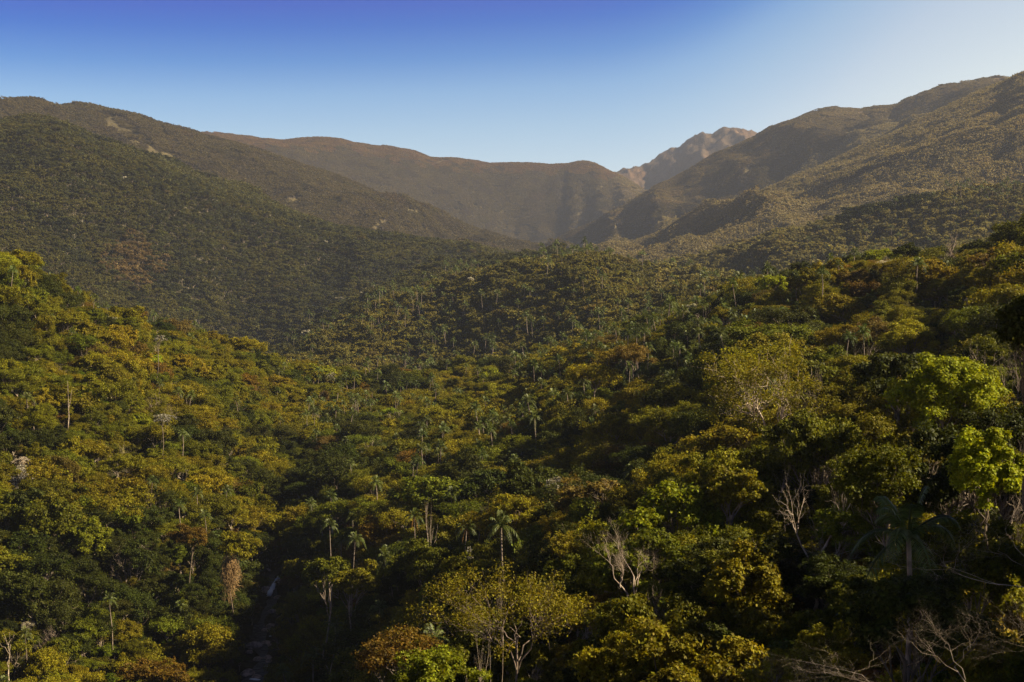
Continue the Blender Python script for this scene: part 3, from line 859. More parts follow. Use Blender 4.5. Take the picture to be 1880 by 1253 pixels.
sp_tree('flat_topped_tree', '', 'flat orange-topped tree on the left slope', G('rusty', 0.75), 345, 982, 34, 20, 385, 34, nclump=24, ntwig=50, nleaf=12, ls=0.3, flat=0.5, bark=M_BARK, low=-0.6)
for k, (u, v, hw, hh, d, lb) in enumerate([(293, 619, 13, 6, 545, 'white-flowering crown high on the left slope'), (303, 764, 20, 9, 462, 'white-flowering crown with pale trunks halfway down the left slope'),
        (1020, 884, 20, 13, 262, 'white-flowering crown among the palms in the centre'), (880, 1016, 22, 20, 222, 'round tree with silvery glinting leaves left of the orange-gold crown'),
        (607, 688, 9, 6, 735, 'white-flowering crown at the foot of the left slope'), (22, 573, 10, 6, 560, 'white-flowering crown near the left edge, high up')]):
    sp_tree('flowering_tree', '', lb, G('white-flowering', 0.6), u, v + hh * 0.5, hw, hh * 1.5, d, 40 + k, nclump=14, ntwig=18, nleaf=4, ls=0.36 if d > 230 else 0.22, flat=0.5, bark=M_BARK, twigs=1, res=False, low=-0.5)
# ---- leafless trees
sp_bare('bare fan-shaped tree with fine grey twigs and orange-lit stems', 1118, 985, 58, 46, 128, 60, M_PALE, levels=5, spread=0.42, kids=3, fork=[(-0.35, 0, 1), (0.12, 0.1, 1)], r0=0.17, root=1165, rootv=1108, start=0.34)
sp_bare('bare brown tree against the haze on the right ridge line', 1733, 456, 34, 28, 445, 61, M_GREY, levels=4, spread=0.6, kids=4, r0=0.8, start=0.3)
sp_bare('leafless snag with two grey limbs at the right, above the lime crown', 1824, 590, 14, 38, 240, 62, M_GREY, levels=2, spread=0.4, kids=2, r0=0.35)
sp_bare('tangle of pale bare branches in the bottom right corner', 1795, 1160, 105, 90, 34, 63, M_PALE, levels=5, spread=0.6, kids=3, fork=[(-0.9, 0, 0.6), (-0.4, 0.1, 1), (0.3, 0, 1)], r0=0.035, root=1860, rootv=1300)
sp_bare('bare branches reaching in from the right edge below the lime crown', 1868, 985, 55, 65, 44, 64, M_PALE, levels=5, spread=0.6, kids=3, fork=[(-0.9, 0, 0.6), (-0.2, 0, 1)], r0=0.04, root=1925, rootv=1075)
sp_bare('bare twiggy bush at the bottom edge in front of the leafy olive shrub', 1412, 1222, 44, 44, 50, 65, M_GREY, levels=4, spread=0.5, kids=4, fork=[(-0.7, 0, 1), (0.0, 0, 1), (0.6, 0, 1)], r0=0.03, rootv=1285)
sp_bare('slender bare stems leaning left under the orange-gold crown', 868, 1150, 34, 50, 116, 66, M_PALE, levels=3, spread=0.3, kids=3, fork=[(-0.35, 0, 1), (0.02, 0, 1)], r0=0.13, root=885, res=False)
sp_bare('straight orange-white stem rising behind the orange-gold crown', 905, 1130, 14, 55, 120, 67, M_PALE, levels=2, spread=0.25, kids=2, r0=0.13, start=0.6)
sp_bare('tall thin white trunk standing bare on the left slope', 124, 745, 8, 46, 462, 68, M_PALE, levels=1, spread=0.3, kids=2, r0=0.3, start=0.8)
sp_bare('bare white trunk with a few stubby limbs at the bottom left corner', 14, 1200, 14, 42, 318, 69, M_PALE, levels=2, spread=0.5, kids=2, r0=0.3, start=0.6)
sp_bare('bare pale tree beside the palms in the centre', 785, 935, 14, 22, 300, 70, M_PALE, levels=3, spread=0.45, kids=3, r0=0.2)
# ---- palms one can tell apart
PL = [(1668, 985, 60, 'dark palm with one long sunlit frond in the lower right'), (857, 968, 262, 'slim palm with an orange dead frond left of the olive dome'), (652, 990, 300, 'slim pale-trunked palm on the right side of the ravine'),
      (760, 948, 300, 'palm with an orange skirt beside the bare pale tree'), (200, 1100, 340, 'palm with spreading yellow-green fronds on the lower left slope'), (616, 1150, 285, 'palm with wide green fronds right of the stream'),
      (575, 1205, 275, 'low dark palm at the bottom, right of the stream'), (697, 1118, 262, 'yellow-green palm below the dark dense tree'), (795, 1175, 160, 'palm with short fronds beside the slender pale stems'),
      (975, 828, 400, 'palm on the shaded slope, left of the white-flowering crown'), (940, 830, 405, 'palm left of its near twin on the shaded centre slope'), (1012, 868, 330, 'palm right above the white-flowering crown'),
      (1162, 868, 260, 'palm with a broad glinting frond above the lime-topped tree'), (1230, 695, 330, 'tall slim palm on the centre slope, left of the tall open olive tree'), (1290, 560, 480, 'palm high on the right slope near the ridge'),
      (1345, 575, 440, 'pale palm under the small bright lime tree'), (1395, 565, 440, 'palm directly below the small bright lime tree'), (1500, 590, 380, 'pale palm left of the yellow dome'), (1545, 600, 360, 'palm close to the left of the yellow dome'),
      (1580, 580, 360, 'palm above left of the yellow dome'), (1700, 565, 345, 'slim pale-trunked palm above the yellow dome'), (1740, 560, 345, 'palm above right of the yellow dome'), (1600, 545, 380, 'palm below the rusty brown tree'),
      (1490, 640, 330, 'palm in the dark hollow right of the open olive tree'), (920, 965, 190, 'palm beneath the olive domed tree'), (605, 965, 330, 'small palm above the slim pale-trunked palm'), (830, 905, 330, 'palm among dark crowns above the palm with the dead frond'),
      (1190, 640, 420, 'palm beside the brownish dome'), (1450, 560, 430, 'palm on the right slope between the two lime crowns'), (40, 975, 375, 'palm near the left edge on the lower slope')]
for k, (u, v, d, lb) in enumerate(PL):
    big = d < 100
    sp_palm(lb, u, v, d, 600 + k, L=3.9 if big else 3.5, nf=13 if big else 14, dead=('orange' in lb), nl=34 if big else 14, wl=0.045 if big else 0.1, width=0.6 if big else 0.7, col=(0.06, 0.08, 0.02) if big else None)

# ---- curtain of dry vines
def vines():
    rng = np.random.default_rng(9)
    c = at(422, 1030, 362); parts = []
    for i in range(190):
        ox, oy = rng.normal(0, 0.75), rng.normal(0, 0.6)
        Lh = rng.uniform(2.5, 11.5) * math.exp(-abs(ox) * 0.35)
        a = np.array([ox, oy, rng.normal(0, 0.8)]); b = np.array([ox * rng.uniform(0.7, 2.0) + rng.normal(0, 0.55), oy - 0.6, -Lh])
        parts.append(tube(bend(rng, a, b, 6, 0.06), np.linspace(0.07, 0.03, 6), 3))
        for _ in range(4):
            p = a + (b - a) * rng.uniform(0.2, 1)
            parts.append(tube(bend(rng, p, p + rng.normal(size=3) * [0.8, 0.6, 0.7], 3, 0.1), np.array([0.05, 0.04, 0.02]), 3))
    V, Q = join(parts)
    o = obj('hanging_vines', mesh_np('hanging_vines', V, Q, [M_VINE]))
    o.location = c
    tag(o, 'curtain of dry tan vines hanging down the left bank of the stream', 'vines')
    reserve(422, 1075, 16, 38, 360, 2)
vines()

# ---- stream, waterfall, boulders
def water_mat():
    m, n, out = newmat('stream_water')
    L = n.links.new
    p = n.nodes.new('ShaderNodeBsdfPrincipled')
    p.inputs['Base Color'].default_value = (0.010, 0.011, 0.009, 1); p.inputs['Roughness'].default_value = 0.35; p.inputs['Specular IOR Level'].default_value = 0.2
    tc = n.nodes.new('ShaderNodeTexCoord'); no = n.nodes.new('ShaderNodeTexNoise'); no.inputs['Scale'].default_value = 0.9; no.inputs['Detail'].default_value = 5
    L(tc.outputs['Object'], no.inputs['Vector'])
    b = n.nodes.new('ShaderNodeBump'); b.inputs['Strength'].default_value = 0.9; b.inputs['Distance'].default_value = 0.5
    L(no.outputs[0], b.inputs['Height']); L(b.outputs[0], p.inputs['Normal'])
    L(p.outputs[0], out.inputs['Surface'])
    return m
def foam_mat():
    m, n, out = newmat('white_water')
    p = n.nodes.new('ShaderNodeBsdfPrincipled'); p.inputs['Base Color'].default_value = (0.75, 0.8, 0.85, 1); p.inputs['Roughness'].default_value = 0.5
    n.links.new(p.outputs[0], out.inputs['Surface'])
    return m
M_WATER, M_FOAM = water_mat(), foam_mat()
def stream():
    ys = np.concatenate([np.linspace(290, 413, 60), np.linspace(428.5, 450, 12)])
    V = []
    for y in ys:
        xc = np.interp(y, SB_Y, (SB_PX - CX) / F * SB_Y) + 1.3 * math.sin(y / 7.0); hw = float(bed_half(y)) * 0.7 * (0.5 + 0.22 * math.sin(y / 4.3 + 1) + 0.12 * math.sin(y / 1.9))
        z = float(np.interp(y, BED_Y, [(CY - v) / F * yy for yy, v in zip(BED_Y, BED_V)])) + 0.35
        for k in range(7):
            V.append([xc + hw * (k - 3) / 3, y, z])
    V = np.array(V); n = len(ys)
    Q = np.array([[i * 7 + j, i * 7 + j + 1, (i + 1) * 7 + j + 1, (i + 1) * 7 + j] for i in range(n - 1) for j in range(6)])
    o = obj('stream', mesh_np('stream', V, Q, [M_WATER], smooth=True))
    tag(o, 'dark shaded mountain stream at the bottom of the ravine', None, None, 'structure')
stream()
def rock_np(rng, a, b, c, nlat=9, nlon=12):
    th = np.linspace(0.001, math.pi - 0.001, nlat); ph = np.arange(nlon) * 2 * math.pi / nlon
    T, P = np.meshgrid(th, ph, indexing='ij')
    D = np.stack([np.sin(T) * np.cos(P), np.sin(T) * np.sin(P), np.cos(T)], -1)
    f = np.ones(T.shape)
    for _ in range(7):
        nd = nrm(rng.normal(size=3)); h = rng.uniform(0.62, 0.9)
        pr_ = D @ nd
        f = np.minimum(f, np.where(pr_ > 0.05, h / np.maximum(pr_, 0.05), 9))
    V = D * f[..., None] * np.array([a, b, c])
    i = np.arange(nlat - 1)[:, None] * nlon; j = np.arange(nlon)[None]; k = (j + 1) % nlon
    Q = np.stack([i + j, i + nlon + j, i + nlon + k, i + k], -1).reshape(-1, 4)
    return V.reshape(-1, 3), Q
def rocks():
    rng = np.random.default_rng(21)
    pts = [(489, 1052, 2.1, 'pale sunlit boulder on the left lip above the waterfall'), (500, 1125, 1.4, 'reddish boulder just below the waterfall pool'), (497, 1152, 1.5, 'pale boulder in mid stream between two runs of white water'),
           (488, 1160, 1.2, 'smaller boulder touching the pale one in mid stream'), (487, 1183, 1.5, 'rounded boulder with a light top above the lowest pool'), (494, 1186, 1.1, 'low stone right of the rounded boulder'),
           (466, 1190, 2.2, 'long sloping boulder under the overhanging left bank'), (456, 1200, 1.4, 'stone at the foot of the left bank'), (492, 1210, 1.3, 'upper of the two pale stones beside the lower pool'), (492, 1217, 1.2, 'lower of the two pale stones beside the lower pool'),
           (475, 1212, 1.3, 'flat stone left of the two pale stones'), (455, 1240, 2.0, 'broad flat rock at the bottom edge of the stream'), (472, 1246, 1.5, 'boulder at the bottom edge right of the broad flat rock'), (510, 1100, 1.6, 'dark boulder right of the waterfall foot'),
           (515, 1140, 1.5, 'dark boulder against the right bank'), (508, 1072, 1.9, 'dark rock at the right side of the waterfall'), (486, 1085, 2.4, 'big brown rock left of the waterfall'), (520, 1190, 1.6, 'shaded boulder low on the right bank')]
    vv = np.array(BED_V, float); yy = np.array(BED_Y, float)
    for u, v, r, lb in pts:
        d = float(np.interp(v, vv[::-1], yy[::-1]))
        c = at(u, v, d)
        o = obj('boulder', mesh_np('boulder', *rock_np(rng, r * rng.uniform(0.9, 1.3), r, r * rng.uniform(0.6, 0.85)), [M_ROCK]))
        o.location = c; o.rotation_euler = (rng.normal(0, 0.2), rng.normal(0, 0.2), rng.uniform(0, 6))
        tag(o, lb, 'boulder', 'boulders in the stream bed')
    # waterfall: a narrow sheet sliding down the rock
    top, bot = at(513, 1060, 428.5), at(493, 1096, 413.5)
    n = 16; V = []
    for i in range(n):
        t = i / (n - 1)
        c = top * (1 - t) + bot * t; c[2] += 0.55 + 0.3 * math.sin(t * 3.1)
        wd = 0.45 + 0.25 * t + 0.12 * math.sin(i * 2.1)
        for k in range(5):
            V.append(c + np.array([wd * (k - 2) / 2, 0, 0.10 * math.cos((k - 2) * 0.8)]) + rng.normal(size=3) * 0.05)
    for i in range(n):
        for k in range(5): V.append(V[i * 5 + k] - np.array([0, 0, 0.5]))
    Q = []
    for i in range(n - 1):
        for k in range(4):
            a = i * 5 + k
            Q.append([a, a + 1, a + 6, a + 5]); a += n * 5
            Q.append([a + 5, a + 6, a + 1, a])
    o = obj('waterfall', mesh_np('waterfall', np.array(V), np.array(Q), [M_FOAM], smooth=True))
    tag(o, 'thin white waterfall sliding down dark rock at the head of the stream', 'waterfall')
    for k, (u, v, a, b, lb) in enumerate([(503, 1170, 1.4, 0.5, 'short streak of white water above the rounded boulder'), (497, 1226, 2.2, 0.5, 'long pale streak of white water across the lower pool'), (498, 1241, 0.8, 0.4, 'small patch of foam near the bottom edge'), (468, 1250, 1.8, 0.5, 'white water running out at the bottom edge')]):
        d = float(np.interp(v, vv[::-1], yy[::-1])); c = at(u, v, d)
        o = obj('white_water', mesh_np('white_water', *rock_np(rng, a, b * 1.6, 0.22), [M_FOAM], smooth=True)); o.location = c + np.array([0, 0, 0.3]); o.rotation_euler = (0, 0, rng.uniform(-0.3, 0.3))
        tag(o, lb, 'white water', 'runs of white water in the stream')
rocks()
reserve(503, 1078, 12, 22, 430, 0.5)
reserve(492, 1135, 14, 30, 400, 0.5)
reserve(482, 1205, 20, 42, 372, 0.5)


# ------------------------------------------------------------------ scatter
rs = np.random.default_rng(77)
def scatter(y0, y1, step, ulo, uhi, jit=0.46):
    ys = np.arange(y0, y1, step)
    out = []
    for y in ys:
        xa, xb = (ulo - CX) / F * y, (uhi - CX) / F * y
        xs = (np.arange(math.floor(xa / step), math.ceil(xb / step) + 1) + rs.uniform(-0.5, 0.5)) * step
        out.append(np.stack([xs, np.full(len(xs), y)], 1))
    P = np.concatenate(out)
    P = P + rs.uniform(-jit, jit, P.shape) * step
    return P

def sightline_ok(P, top, margin):
    """keep what stands within margin metres of being in view over the ground in front of it"""
    x, y = P[:, 0], P[:, 1]
    z = ground(x, y) + top
    ok = np.ones(len(P), bool)
    for f in np.concatenate([np.linspace(0.15, 0.9, 26), [0.92, 0.94, 0.96, 0.975, 0.985]]):
        g = ground(x * f, y * f) + np.where(y * f < 6500, 9.0, 0.0)
        g = np.where(y * f < 60, -1e9, g)
        lim = g / f
        ok &= (z + margin > lim)
    return ok

near = scatter(38, 820, 5.8, -160, 2700)
d_ = near[:, 1]; u_ = CX + near[:, 0] / d_ * F
keep = (u_ > -200) & ((u_ < 2100) | (near[:, 0] < 260))
near = near[keep]
near = near[sightline_ok(near, 14, 8) | (CX + near[:, 0] / near[:, 1] * F > 1880)]
# nothing grows in the stream
sbx = np.interp(near[:, 1], SB_Y, (SB_PX - CX) / F * SB_Y); sbw = bed_half(near[:, 1]) + 0.3
instream = (np.abs(near[:, 0] - sbx) < np.where(near[:, 1] < 452, sbw, sbw - 0.8)) & (near[:, 1] > 240) & (near[:, 1] < 560)
near = near[~instream]

trees = []
for x, y in near:
    u = CX + x / y * F
    if y < 50 and u < 1880: continue
    if rs.random() < 0.06: continue
    pz = float(fbm(np.array(x / 60 + 51), np.array(y / 60 + 18), 2))
    r = rs.random()
    colr = pick_colour(rs, u, y)
    palmy = 0.07 + 0.65 * max(0, pz - 0.5) * 2 if u > 560 else 0.035
    if r < palmy and y > 240:
        k = 'near_palm_%d' % rs.integers(4); s = rs.uniform(0.85, 1.25)
        colr = 'palm'
    elif r < palmy + 0.035 and y > 90:
        k = 'near_bare_%d' % rs.integers(4); s = rs.uniform(0.7, 1.15)
        colr = 'bare'
    elif r < palmy + 0.22:
        k = 'near_flat_%d' % rs.integers(6); s = rs.uniform(0.5, 1.15)
    elif r < palmy + 0.45:
        k = 'near_fine_%d' % rs.integers(6); s = rs.uniform(0.5, 1.2)
    else:
        k = 'near_round_%d' % rs.integers(12); s = rs.uniform(0.42, 1.05)
    if 'palm' not in k and 'bare' not in k and rs.random() < 0.09 and y > 130: s = rs.uniform(1.15, 1.6)
    if y < 215 and 'palm' not in k and 'bare' not in k: k = 'close_round_%d' % rs.integers(8)
    if colr == 'white-flowering': s *= 0.7
    nearcut = np.interp(y, [40, 110], [0.62, 1.0])
    s *= nearcut
    pr = PRO[k]
    sz = s * rs.uniform(0.85, 1.25)
    z = float(ground(x, y))
    if 'palm' not in k and 'bare' not in k:      # big crowns stand on ground hidden below the canopy; the canopy height stays within bounds
        z += min(0.0, np.interp(s, [0.4, 1.0, 1.75], [7.0, 11.5, 14.5]) * rs.uniform(0.8, 1.2) - pr['H'] * sz)
    trees.append([x, y, z, k, s, sz, rs.uniform(0, 6.283), colr])
kept = []
for t in trees:
    x, y, z, k, s, sz = t[:6]
    pr = PRO[k]
    if any((x - a) ** 2 + (y - b) ** 2 < (c + pr['R'] * s * 0.25) ** 2 for a, b, c in SPEC_GROUND):
        continue
    u, vt = px_of(x, y, z + pr['H'] * sz)
    _, vb = px_of(x, y, z + pr['H'] * sz * 0.35)
    rp = pr['R'] * s * F / y * 0.8
    # a tree that would hide one of the hand-placed things stays lower
    for (su, sv, hw, hh, sdp) in SPECIAL:
        if y < sdp + 1 and u + rp > su - hw and u - rp < su + hw and vt < sv + hh * 0.85 and vb > sv - hh:
            z_lim = (CY - (sv + hh * 0.85)) / F * y
            f = max((z_lim - z) / (pr['H'] * t[5]), 0.0)
            t[4] *= max(f, 0.3) ** 0.5; t[5] *= f
            u, vt = px_of(x, y, z + pr['H'] * t[5])
    for (sx_, sy_, sz_, sr_) in SUNNY:
        dx_ = x - sx_
        if 1 < dx_ < 75 and abs((y - sy_) + dx_ * math.tan(R(SUN_AZ - 90))) < sr_ + pr['R'] * t[4] * 0.8:
            lim_ = sz_ + dx_ * math.tan(R(SUN_EL)) - z
            if pr['H'] * t[5] > lim_:
                f = max(lim_ / (pr['H'] * t[5]), 0.0)
                t[4] *= max(f, 0.3) ** 0.5; t[5] *= f
    if t[5] > 0.12: kept.append(t)
trees = kept
trees.sort(key=lambda t: t[1])
# which of them show, and how large: a coarse picture filled from near to far
BW, BH = 470, 314
buf = np.zeros((BH, BW), bool)
gy, gx = np.mgrid[0:BH, 0:BW]
vis = []
spec_sorted = sorted(SPECIAL, key=lambda s: s[4])
si = 0
for t in trees:
    x, y, z, k, s, sz = t[:6]
    while si < len(spec_sorted) and spec_sorted[si][4] < y:
        su, sv, hw, hh, _ = spec_sorted[si]
        si += 1
        a, b = int((su - hw * 0.75) / 4), int((su + hw * 0.75) / 4) + 1
        c, d = int((sv - hh * 0.75) / 4), int((sv + hh * 0.75) / 4) + 1
        buf[max(c, 0):max(d, 0), max(a, 0):max(b, 0)] = True
    pr = PRO[k]
    palm = 'palm' in k; flat = 'flat' in k
    R_ = pr['R'] * s; top = z + pr['H'] * sz; ch = R_ * (0.7 if flat else 1.5)
    u, v = px_of(x, y, top - ch * 0.5)
    a, b = R_ * F / y / 4 * 0.9, ch * 0.5 * F / y / 4 * 0.95
    cu, cv = u / 4, v / 4
    x0, x1, y0, y1 = int(max(cu - a, 0)), int(min(cu + a + 1, BW)), int(max(cv - b, 0)), int(min(cv + b + 1, BH))
    if x1 <= x0 or y1 <= y0:
        vis.append((0, u, v)); continue
    sub = ((gx[y0:y1, x0:x1] + 0.5 - cu) / max(a, .6)) ** 2 + ((gy[y0:y1, x0:x1] + 0.5 - cv) / max(b, .6)) ** 2 < 1
    bb = buf[y0:y1, x0:x1]
    free = sub & ~bb
    vis.append((int(free.sum()), u, v))
    if not (palm or 'bare' in k): bb |= sub
LIMIT = {'round': 300, 'flat': 280, 'palm': 220, 'bare': 90}
def kindof(k): return 'bare' if 'bare' in k else 'palm' if 'palm' in k else ('flat' if 'flat' in k else 'round')
chosen = {}
for kd in LIMIT:
    c = [(vis[i][0], i) for i in range(len(trees)) if kindof(trees[i][3]) == kd and vis[i][0] > 2]
    c.sort(reverse=True)
    for _, i in c[:LIMIT[kd]]: chosen[i] = kd

FOR = []        # forest: x y z rot(3) scale(3) pick tint(3)
things = []
for i, t in enumerate(trees):
    x, y, z, k, s, sz, rz, cn = t
    base = PALMC if cn == 'palm' else PAL['brown'] if cn == 'bare' else PAL[cn]
    j = rs.uniform(0.8, 1.2)
    colv = tuple(c * j * f for c, f in zip(base, rs.uniform(0.92, 1.08, 3)))
    if i in chosen:
        things.append((i, t, colv, vis[i]))
    else:
        FOR.append((x, y, z, rs.normal(0, 0.06), rs.normal(0, 0.06), rz, s * rs.uniform(0.82, 1.25), s * rs.uniform(0.82, 1.25), sz, k, *colv))
# tall trees just outside the frame on the right, which shade the foreground
for k in range(20):
    y = rs.uniform(42, 70); x = y * 0.36 + rs.uniform(13, 34)
    s = rs.uniform(1.1, 1.5)
    FOR.append((x, y, float(ground(x, y)), 0, 0, rs.uniform(0, 6.28), s, s, rs.uniform(1.3, 1.8), 'near_round_%d' % rs.integers(12), *PAL['green']))
print('near trees', len(trees), 'as things', len(things))

und = scatter(40, 820, 4.7, -160, 2200)
und = und[sightline_ok(und, 8, 4)]
und = und[~((np.abs(und[:, 0] - np.interp(und[:, 1], SB_Y, (SB_PX - CX) / F * SB_Y)) < bed_half(und[:, 1]) * 0.75) & (und[:, 1] > 240) & (und[:, 1] < 450))]
for (x, y), z in zip(und, ground(und[:, 0], und[:, 1])):
    s = rs.uniform(0.28, 0.6)
    H_ = 14 * s
    sp_ok = True
    for (su, sv, hw, hh, sdp) in SPECIAL:
        u, vt = px_of(x, y, z + H_ * 0.8)
        if y < sdp and abs(u - su) < hw + 4.5 * s * F / y and vt < sv + hh * 0.85: sp_ok = False
    if not sp_ok or z is None: continue
    cn = ['olive', 'green', 'dark green', 'green', 'brown'][rs.integers(5)]
    FOR.append((x, y, z - 0.2 * H_, 0, 0, rs.uniform(0, 6.28), s * 1.25, s * 1.25, s, 'near_round_%d' % rs.integers(12), *[c * rs.uniform(0.7, 1.1) for c in PAL[cn]]))

mid = scatter(815, 2500, 7.2, -120, 2000)
mid = mid[sightline_ok(mid, 13, 12)]
gz = ground(mid[:, 0], mid[:, 1])
mu = CX + mid[:, 0] / mid[:, 1] * F
mv = CY - F * (gz + 11) / mid[:, 1]
nn = fbm(mid[:, 0] / 130 + 9, mid[:, 1] / 130 + 4, 3)
pn = fbm(mid[:, 0] / 90 + 59, mid[:, 1] / 90 + 14, 3)
for (x, y), z, u, v, n, p_ in zip(mid, gz, mu, mv, nn, pn):
    cn = pick_colour(rs, u, y)
    if rs.random() < (0.05 + 1.2 * max(0, p_ - 0.5)) and y < 1700:
        k = 'mid_palm_%d' % rs.integers(2); c = np.array(PALMC) * rs.uniform(0.7, 1.2)
    else:
        k = 'mid_%d' % rs.integers(7); c = np.array(PAL[cn]) * rs.uniform(0.7, 1.2)
        if cn != 'white-flowering':  # slope hues with haze painted in: left slope darker, right ridge brighter
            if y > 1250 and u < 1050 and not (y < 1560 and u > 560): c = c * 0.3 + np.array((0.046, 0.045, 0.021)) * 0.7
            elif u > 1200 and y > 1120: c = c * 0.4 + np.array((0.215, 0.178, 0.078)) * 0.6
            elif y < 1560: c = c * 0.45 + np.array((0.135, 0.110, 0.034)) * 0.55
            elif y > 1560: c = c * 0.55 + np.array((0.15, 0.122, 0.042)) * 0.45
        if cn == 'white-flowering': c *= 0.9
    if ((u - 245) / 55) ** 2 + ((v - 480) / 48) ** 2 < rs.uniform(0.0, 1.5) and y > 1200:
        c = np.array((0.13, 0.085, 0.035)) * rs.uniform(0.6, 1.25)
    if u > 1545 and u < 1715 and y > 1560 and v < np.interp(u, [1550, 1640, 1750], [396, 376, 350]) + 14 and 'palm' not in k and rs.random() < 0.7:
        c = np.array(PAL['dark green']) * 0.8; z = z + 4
    s = rs.uniform(0.5, 1.15) if rs.random() < 0.8 else rs.uniform(1.15, 1.6)
    if cn == 'white-flowering': s *= 0.62
    s *= 1.12; szm = s * rs.uniform(0.85, 1.3)
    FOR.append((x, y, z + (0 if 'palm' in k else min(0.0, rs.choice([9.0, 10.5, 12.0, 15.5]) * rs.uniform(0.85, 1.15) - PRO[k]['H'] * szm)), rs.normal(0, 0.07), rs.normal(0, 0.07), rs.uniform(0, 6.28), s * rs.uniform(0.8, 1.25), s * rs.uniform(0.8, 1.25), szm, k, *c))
nmid = len(mid)

far = scatter(2460, 7600, 36.0, -100, 1980, jit=0.3)
far = far[sightline_ok(far, 12, 25)]
e = 14.0
fx, fy = far[:, 0], far[:, 1]
gz = ground(fx, fy)
gxn = (ground(fx + e, fy) - ground(fx - e, fy)) / (2 * e)
gyn = (ground(fx, fy + e) - ground(fx, fy - e)) / (2 * e)
fu = CX + fx / fy * F; fv = CY - F * gz / fy
fg = grassy(fu, fy, fv)
for x, y, z, a, b, u, v, g in zip(fx, fy, gz, gxn, gyn, fu, fv, fg):
    if rs.random() < g * 0.55 or y > 7400: continue
    near_strip = float(strip(np.array([u]), np.array([y]), np.array([v]), 12.0)[0])
    if strip(np.array([u]), np.array([y]), np.array([v]), 3.0)[0] > 0.3: continue
    cn = pick_colour(rs, u, y)  # slope browns below have haze brightness painted in: lighter right, darker left
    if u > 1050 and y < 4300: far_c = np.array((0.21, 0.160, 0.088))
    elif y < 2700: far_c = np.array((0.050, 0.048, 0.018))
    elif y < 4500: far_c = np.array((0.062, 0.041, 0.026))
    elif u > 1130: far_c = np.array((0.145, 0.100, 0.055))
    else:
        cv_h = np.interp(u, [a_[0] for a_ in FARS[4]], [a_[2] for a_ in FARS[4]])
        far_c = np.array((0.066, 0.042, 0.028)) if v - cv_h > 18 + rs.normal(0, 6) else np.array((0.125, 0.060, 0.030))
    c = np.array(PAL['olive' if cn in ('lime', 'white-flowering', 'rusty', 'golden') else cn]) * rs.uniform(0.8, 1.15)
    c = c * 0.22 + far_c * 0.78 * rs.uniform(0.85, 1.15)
    q = Vector((-a, -b, 1)).to_track_quat('Z', 'Y').to_matrix() @ Matrix.Rotation(rs.uniform(0, 6.28), 3, 'Z')
    eu = q.to_euler()
    s = rs.uniform(0.85, 1.1) * (0.55 if near_strip > 0.1 else 1.0)
    sz = s * (1 - 0.72 * g) * (0.75 if y > 4400 else 1)
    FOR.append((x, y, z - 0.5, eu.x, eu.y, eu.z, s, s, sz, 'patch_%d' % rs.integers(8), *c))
print('mid', nmid, 'far patches', len(far))

# the forest itself: one object, instancing crowns over its own points
names = sorted(k for k in PRO if PRO[k]['forest'])
pcol = bpy.data.collections.new('forest_tree_shapes')
for i, k in enumerate(names):
    o = bpy.data.objects.new('shape_%03d' % i, PRO[k]['forest'])
    pcol.objects.link(o)
idx = {k: i for i, k in enumerate(names)}
A = np.array([[*f[:9], idx[f[9]], *f[10:13]] for f in FOR], float)
fm = bpy.data.meshes.new('forest')
fm.vertices.add(len(A))
fm.vertices.foreach_set('co', A[:, :3].astype(np.float32).ravel())
for nme, cols in (('rot', (3, 4, 5)), ('scl', (6, 7, 8))):
    at = fm.attributes.new(nme, 'FLOAT_VECTOR', 'POINT')
    at.data.foreach_set('vector', A[:, cols].astype(np.float32).ravel())
at = fm.attributes.new('pick', 'INT', 'POINT')
at.data.foreach_set('value', A[:, 9].astype(np.int32))
at = fm.attributes.new('tint', 'FLOAT_COLOR', 'POINT')
at.data.foreach_set('color', np.concatenate([A[:, 10:13], np.ones((len(A), 1))], 1).astype(np.float32).ravel())
fo = bpy.data.objects.new('forest', fm)
COL.objects.link(fo)
tag(fo, 'dense rainforest canopy covering the hills and far mountainsides', 'forest', None, 'stuff')
ng = bpy.data.node_groups.new('forest_nodes', 'GeometryNodeTree')
ng.interface.new_socket('Geometry', in_out='INPUT', socket_type='NodeSocketGeometry')
ng.interface.new_socket('Geometry', in_out='OUTPUT', socket_type='NodeSocketGeometry')
gi = ng.nodes.new('NodeGroupInput'); go = ng.nodes.new('NodeGroupOutput')
m2p = ng.nodes.new('GeometryNodeMeshToPoints')
iop = ng.nodes.new('GeometryNodeInstanceOnPoints')
ci = ng.nodes.new('GeometryNodeCollectionInfo')
ci.inputs['Collection'].default_value = pcol
ci.inputs['Separate Children'].default_value = True
ci.inputs['Reset Children'].default_value = True
def named(nm, typ):
    a = ng.nodes.new('GeometryNodeInputNamedAttribute'); a.data_type = typ
    a.inputs['Name'].default_value = nm
    return a.outputs['Attribute']
e2r = ng.nodes.new('FunctionNodeEulerToRotation')
ng.links.new(named('rot', 'FLOAT_VECTOR'), e2r.inputs[0])
ng.links.new(gi.outputs[0], m2p.inputs['Mesh'])
ng.links.new(m2p.outputs[0], iop.inputs['Points'])
ng.links.new(ci.outputs[0], iop.inputs['Instance'])
iop.inputs['Pick Instance'].default_value = True
ng.links.new(named('pick', 'INT'), iop.inputs['Instance Index'])
ng.links.new(e2r.outputs[0], iop.inputs['Rotation'])
ng.links.new(named('scl', 'FLOAT_VECTOR'), iop.inputs['Scale'])
ng.links.new(iop.outputs[0], go.inputs[0])
md = fo.modifiers.new('forest', 'NODES'); md.node_group = ng

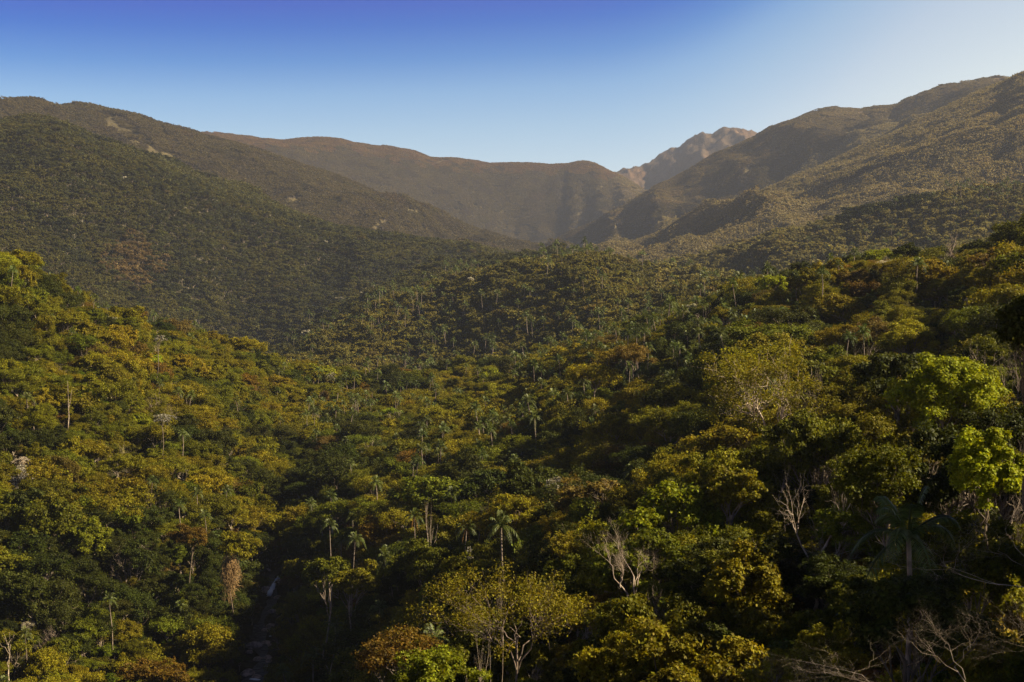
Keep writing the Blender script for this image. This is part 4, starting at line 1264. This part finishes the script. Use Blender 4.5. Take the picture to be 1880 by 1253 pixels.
# every remaining tree gets the words that single it out: its look, its size, and where it stands from a landmark
LANDMARKS = [('the waterfall', 500, 1078), ('the curtain of dry vines', 422, 1075), ('the bare fan-shaped tree', 1120, 990), ('the yellow domed tree', 1668, 628),
             ('the bright lime-yellow crown', 1742, 708), ('the right-edge lime cluster', 1806, 838), ('the tall open olive tree', 1412, 700), ('the bare ridge tree', 1733, 456),
             ('the orange-gold open crown', 935, 1100), ('the dark dense round tree', 782, 1030), ('the brownish domed tree', 1162, 652), ('the tall thin white trunk', 124, 745),
             ('the fresh green crown', 168, 988), ('the olive domed tree', 948, 935), ('the flat stream rock', 455, 1240), ('the small lime tree', 1420, 522),
             ('the dark palm at lower right', 1688, 1000), ('the golden-olive leafy tree', 1382, 1075), ('the lime-topped tree', 1245, 945), ('the orange-tinged flat tree', 1088, 690),
             ('the stubby corner trunk', 14, 1200), ('the leafy olive shrub', 1455, 1232), ('the high white-flowering crown', 293, 619)]
DIRS = ['right of', 'above right of', 'above', 'above left of', 'left of', 'below left of', 'below', 'below right of']
ORD = ['nearest', 'second', 'third', 'fourth', 'fifth', 'sixth', 'seventh', 'eighth', 'ninth', 'tenth', 'eleventh', 'twelfth']
rec = {}
for n_, (i, t, colv, vv) in enumerate(things):
    x, y, z, k, s, sz, rz, cn = t
    u, v = vv[1], vv[2]
    kd = kindof(k)
    ds = [(math.hypot(u - a, v - b), nm_, a, b) for nm_, a, b in LANDMARKS]
    d0, nm_, a, b = min(ds)
    q = int(((math.degrees(math.atan2(b - v, u - a)) + 22.5) % 360) // 45)
    shape = {'round': 'rounded' if 'fine' not in k else 'feathery', 'flat': 'flat-topped', 'palm': 'palm', 'bare': ''}[kd]
    if kd == 'bare':
        look = ('tall' if sz > 0.9 else 'short') + ' leafless ' + ('pale' if k[-1] in '02' else 'grey') + ' tree'
    elif kd == 'palm':
        look = ('tall' if sz > 1.05 else 'short') + ' palm'
    else:
        look = ('large' if s > 1.05 else 'small' if s < 0.65 else 'mid-sized') + ' ' + cn + ' ' + shape + ' tree'
    rec.setdefault((look, nm_, q), []).append((d0, n_))
LABEL = {}
for (look, nm_, q), L_ in rec.items():
    L_.sort()
    for r_, (_, n_) in enumerate(L_):
        LABEL[n_] = look + ' ' + DIRS[q] + ' ' + nm_ + ('' if len(L_) == 1 else ', ' + (ORD[r_] if r_ < 12 else str(r_ + 1) + 'th') + ' such')
GROUPS = {'round': 'broadleaf trees of the near forest', 'flat': 'flat-topped trees of the near forest', 'palm': 'palms standing among the forest trees', 'bare': 'leafless trees of the near forest'}
for n_, (i, t, colv, vv) in enumerate(things):
    x, y, z, k, s, sz, rz, cn = t
    nm = {'round': 'broadleaf_tree', 'flat': 'flat_topped_tree', 'palm': 'palm_tree', 'bare': 'bare_tree'}[kindof(k)]
    make_thing(nm, PRO[k], (x, y, z), rz, s, sz, colv, LABEL[n_], 'palm' if kindof(k) == 'palm' else 'tree', GROUPS[kindof(k)])

# ------------------------------------------------------------------ haze
def haze():
    m, n, out = newmat('haze')
    v = n.nodes.new('ShaderNodeVolumePrincipled')
    v.inputs['Color'].default_value = (0.47, 0.52, 0.68, 1)
    v.inputs['Density'].default_value = 0.000040
    v.inputs['Anisotropy'].default_value = 0.2
    n.links.new(v.outputs[0], out.inputs['Volume'])
    used = GV[np.unique(GQ)]
    x0, x1, y0, y1 = float(used[:, 0].min()) - 5, float(used[:, 0].max()) + 5, -20.0, 16050.0
    zlo, zhi = float(used[:, 2].min()) - 4, float(used[:, 2].max()) + 30
    V = np.array([[x, y, z] for x in (x0, x1) for y in (y0, y1) for z in (zlo, zhi)])
    Q = np.array([[0, 1, 3, 2], [4, 6, 7, 5], [0, 4, 5, 1], [2, 3, 7, 6], [0, 2, 6, 4], [1, 5, 7, 3]])
    o = bpy.data.objects.new('haze', mesh_np('haze', V, Q, [m]))
    COL.objects.link(o)
    tag(o, 'thin haze filling the valley and paling the far mountains', 'haze', None, 'stuff')
    print('haze box', x0, x1, y0, y1, zlo, zhi)
haze()
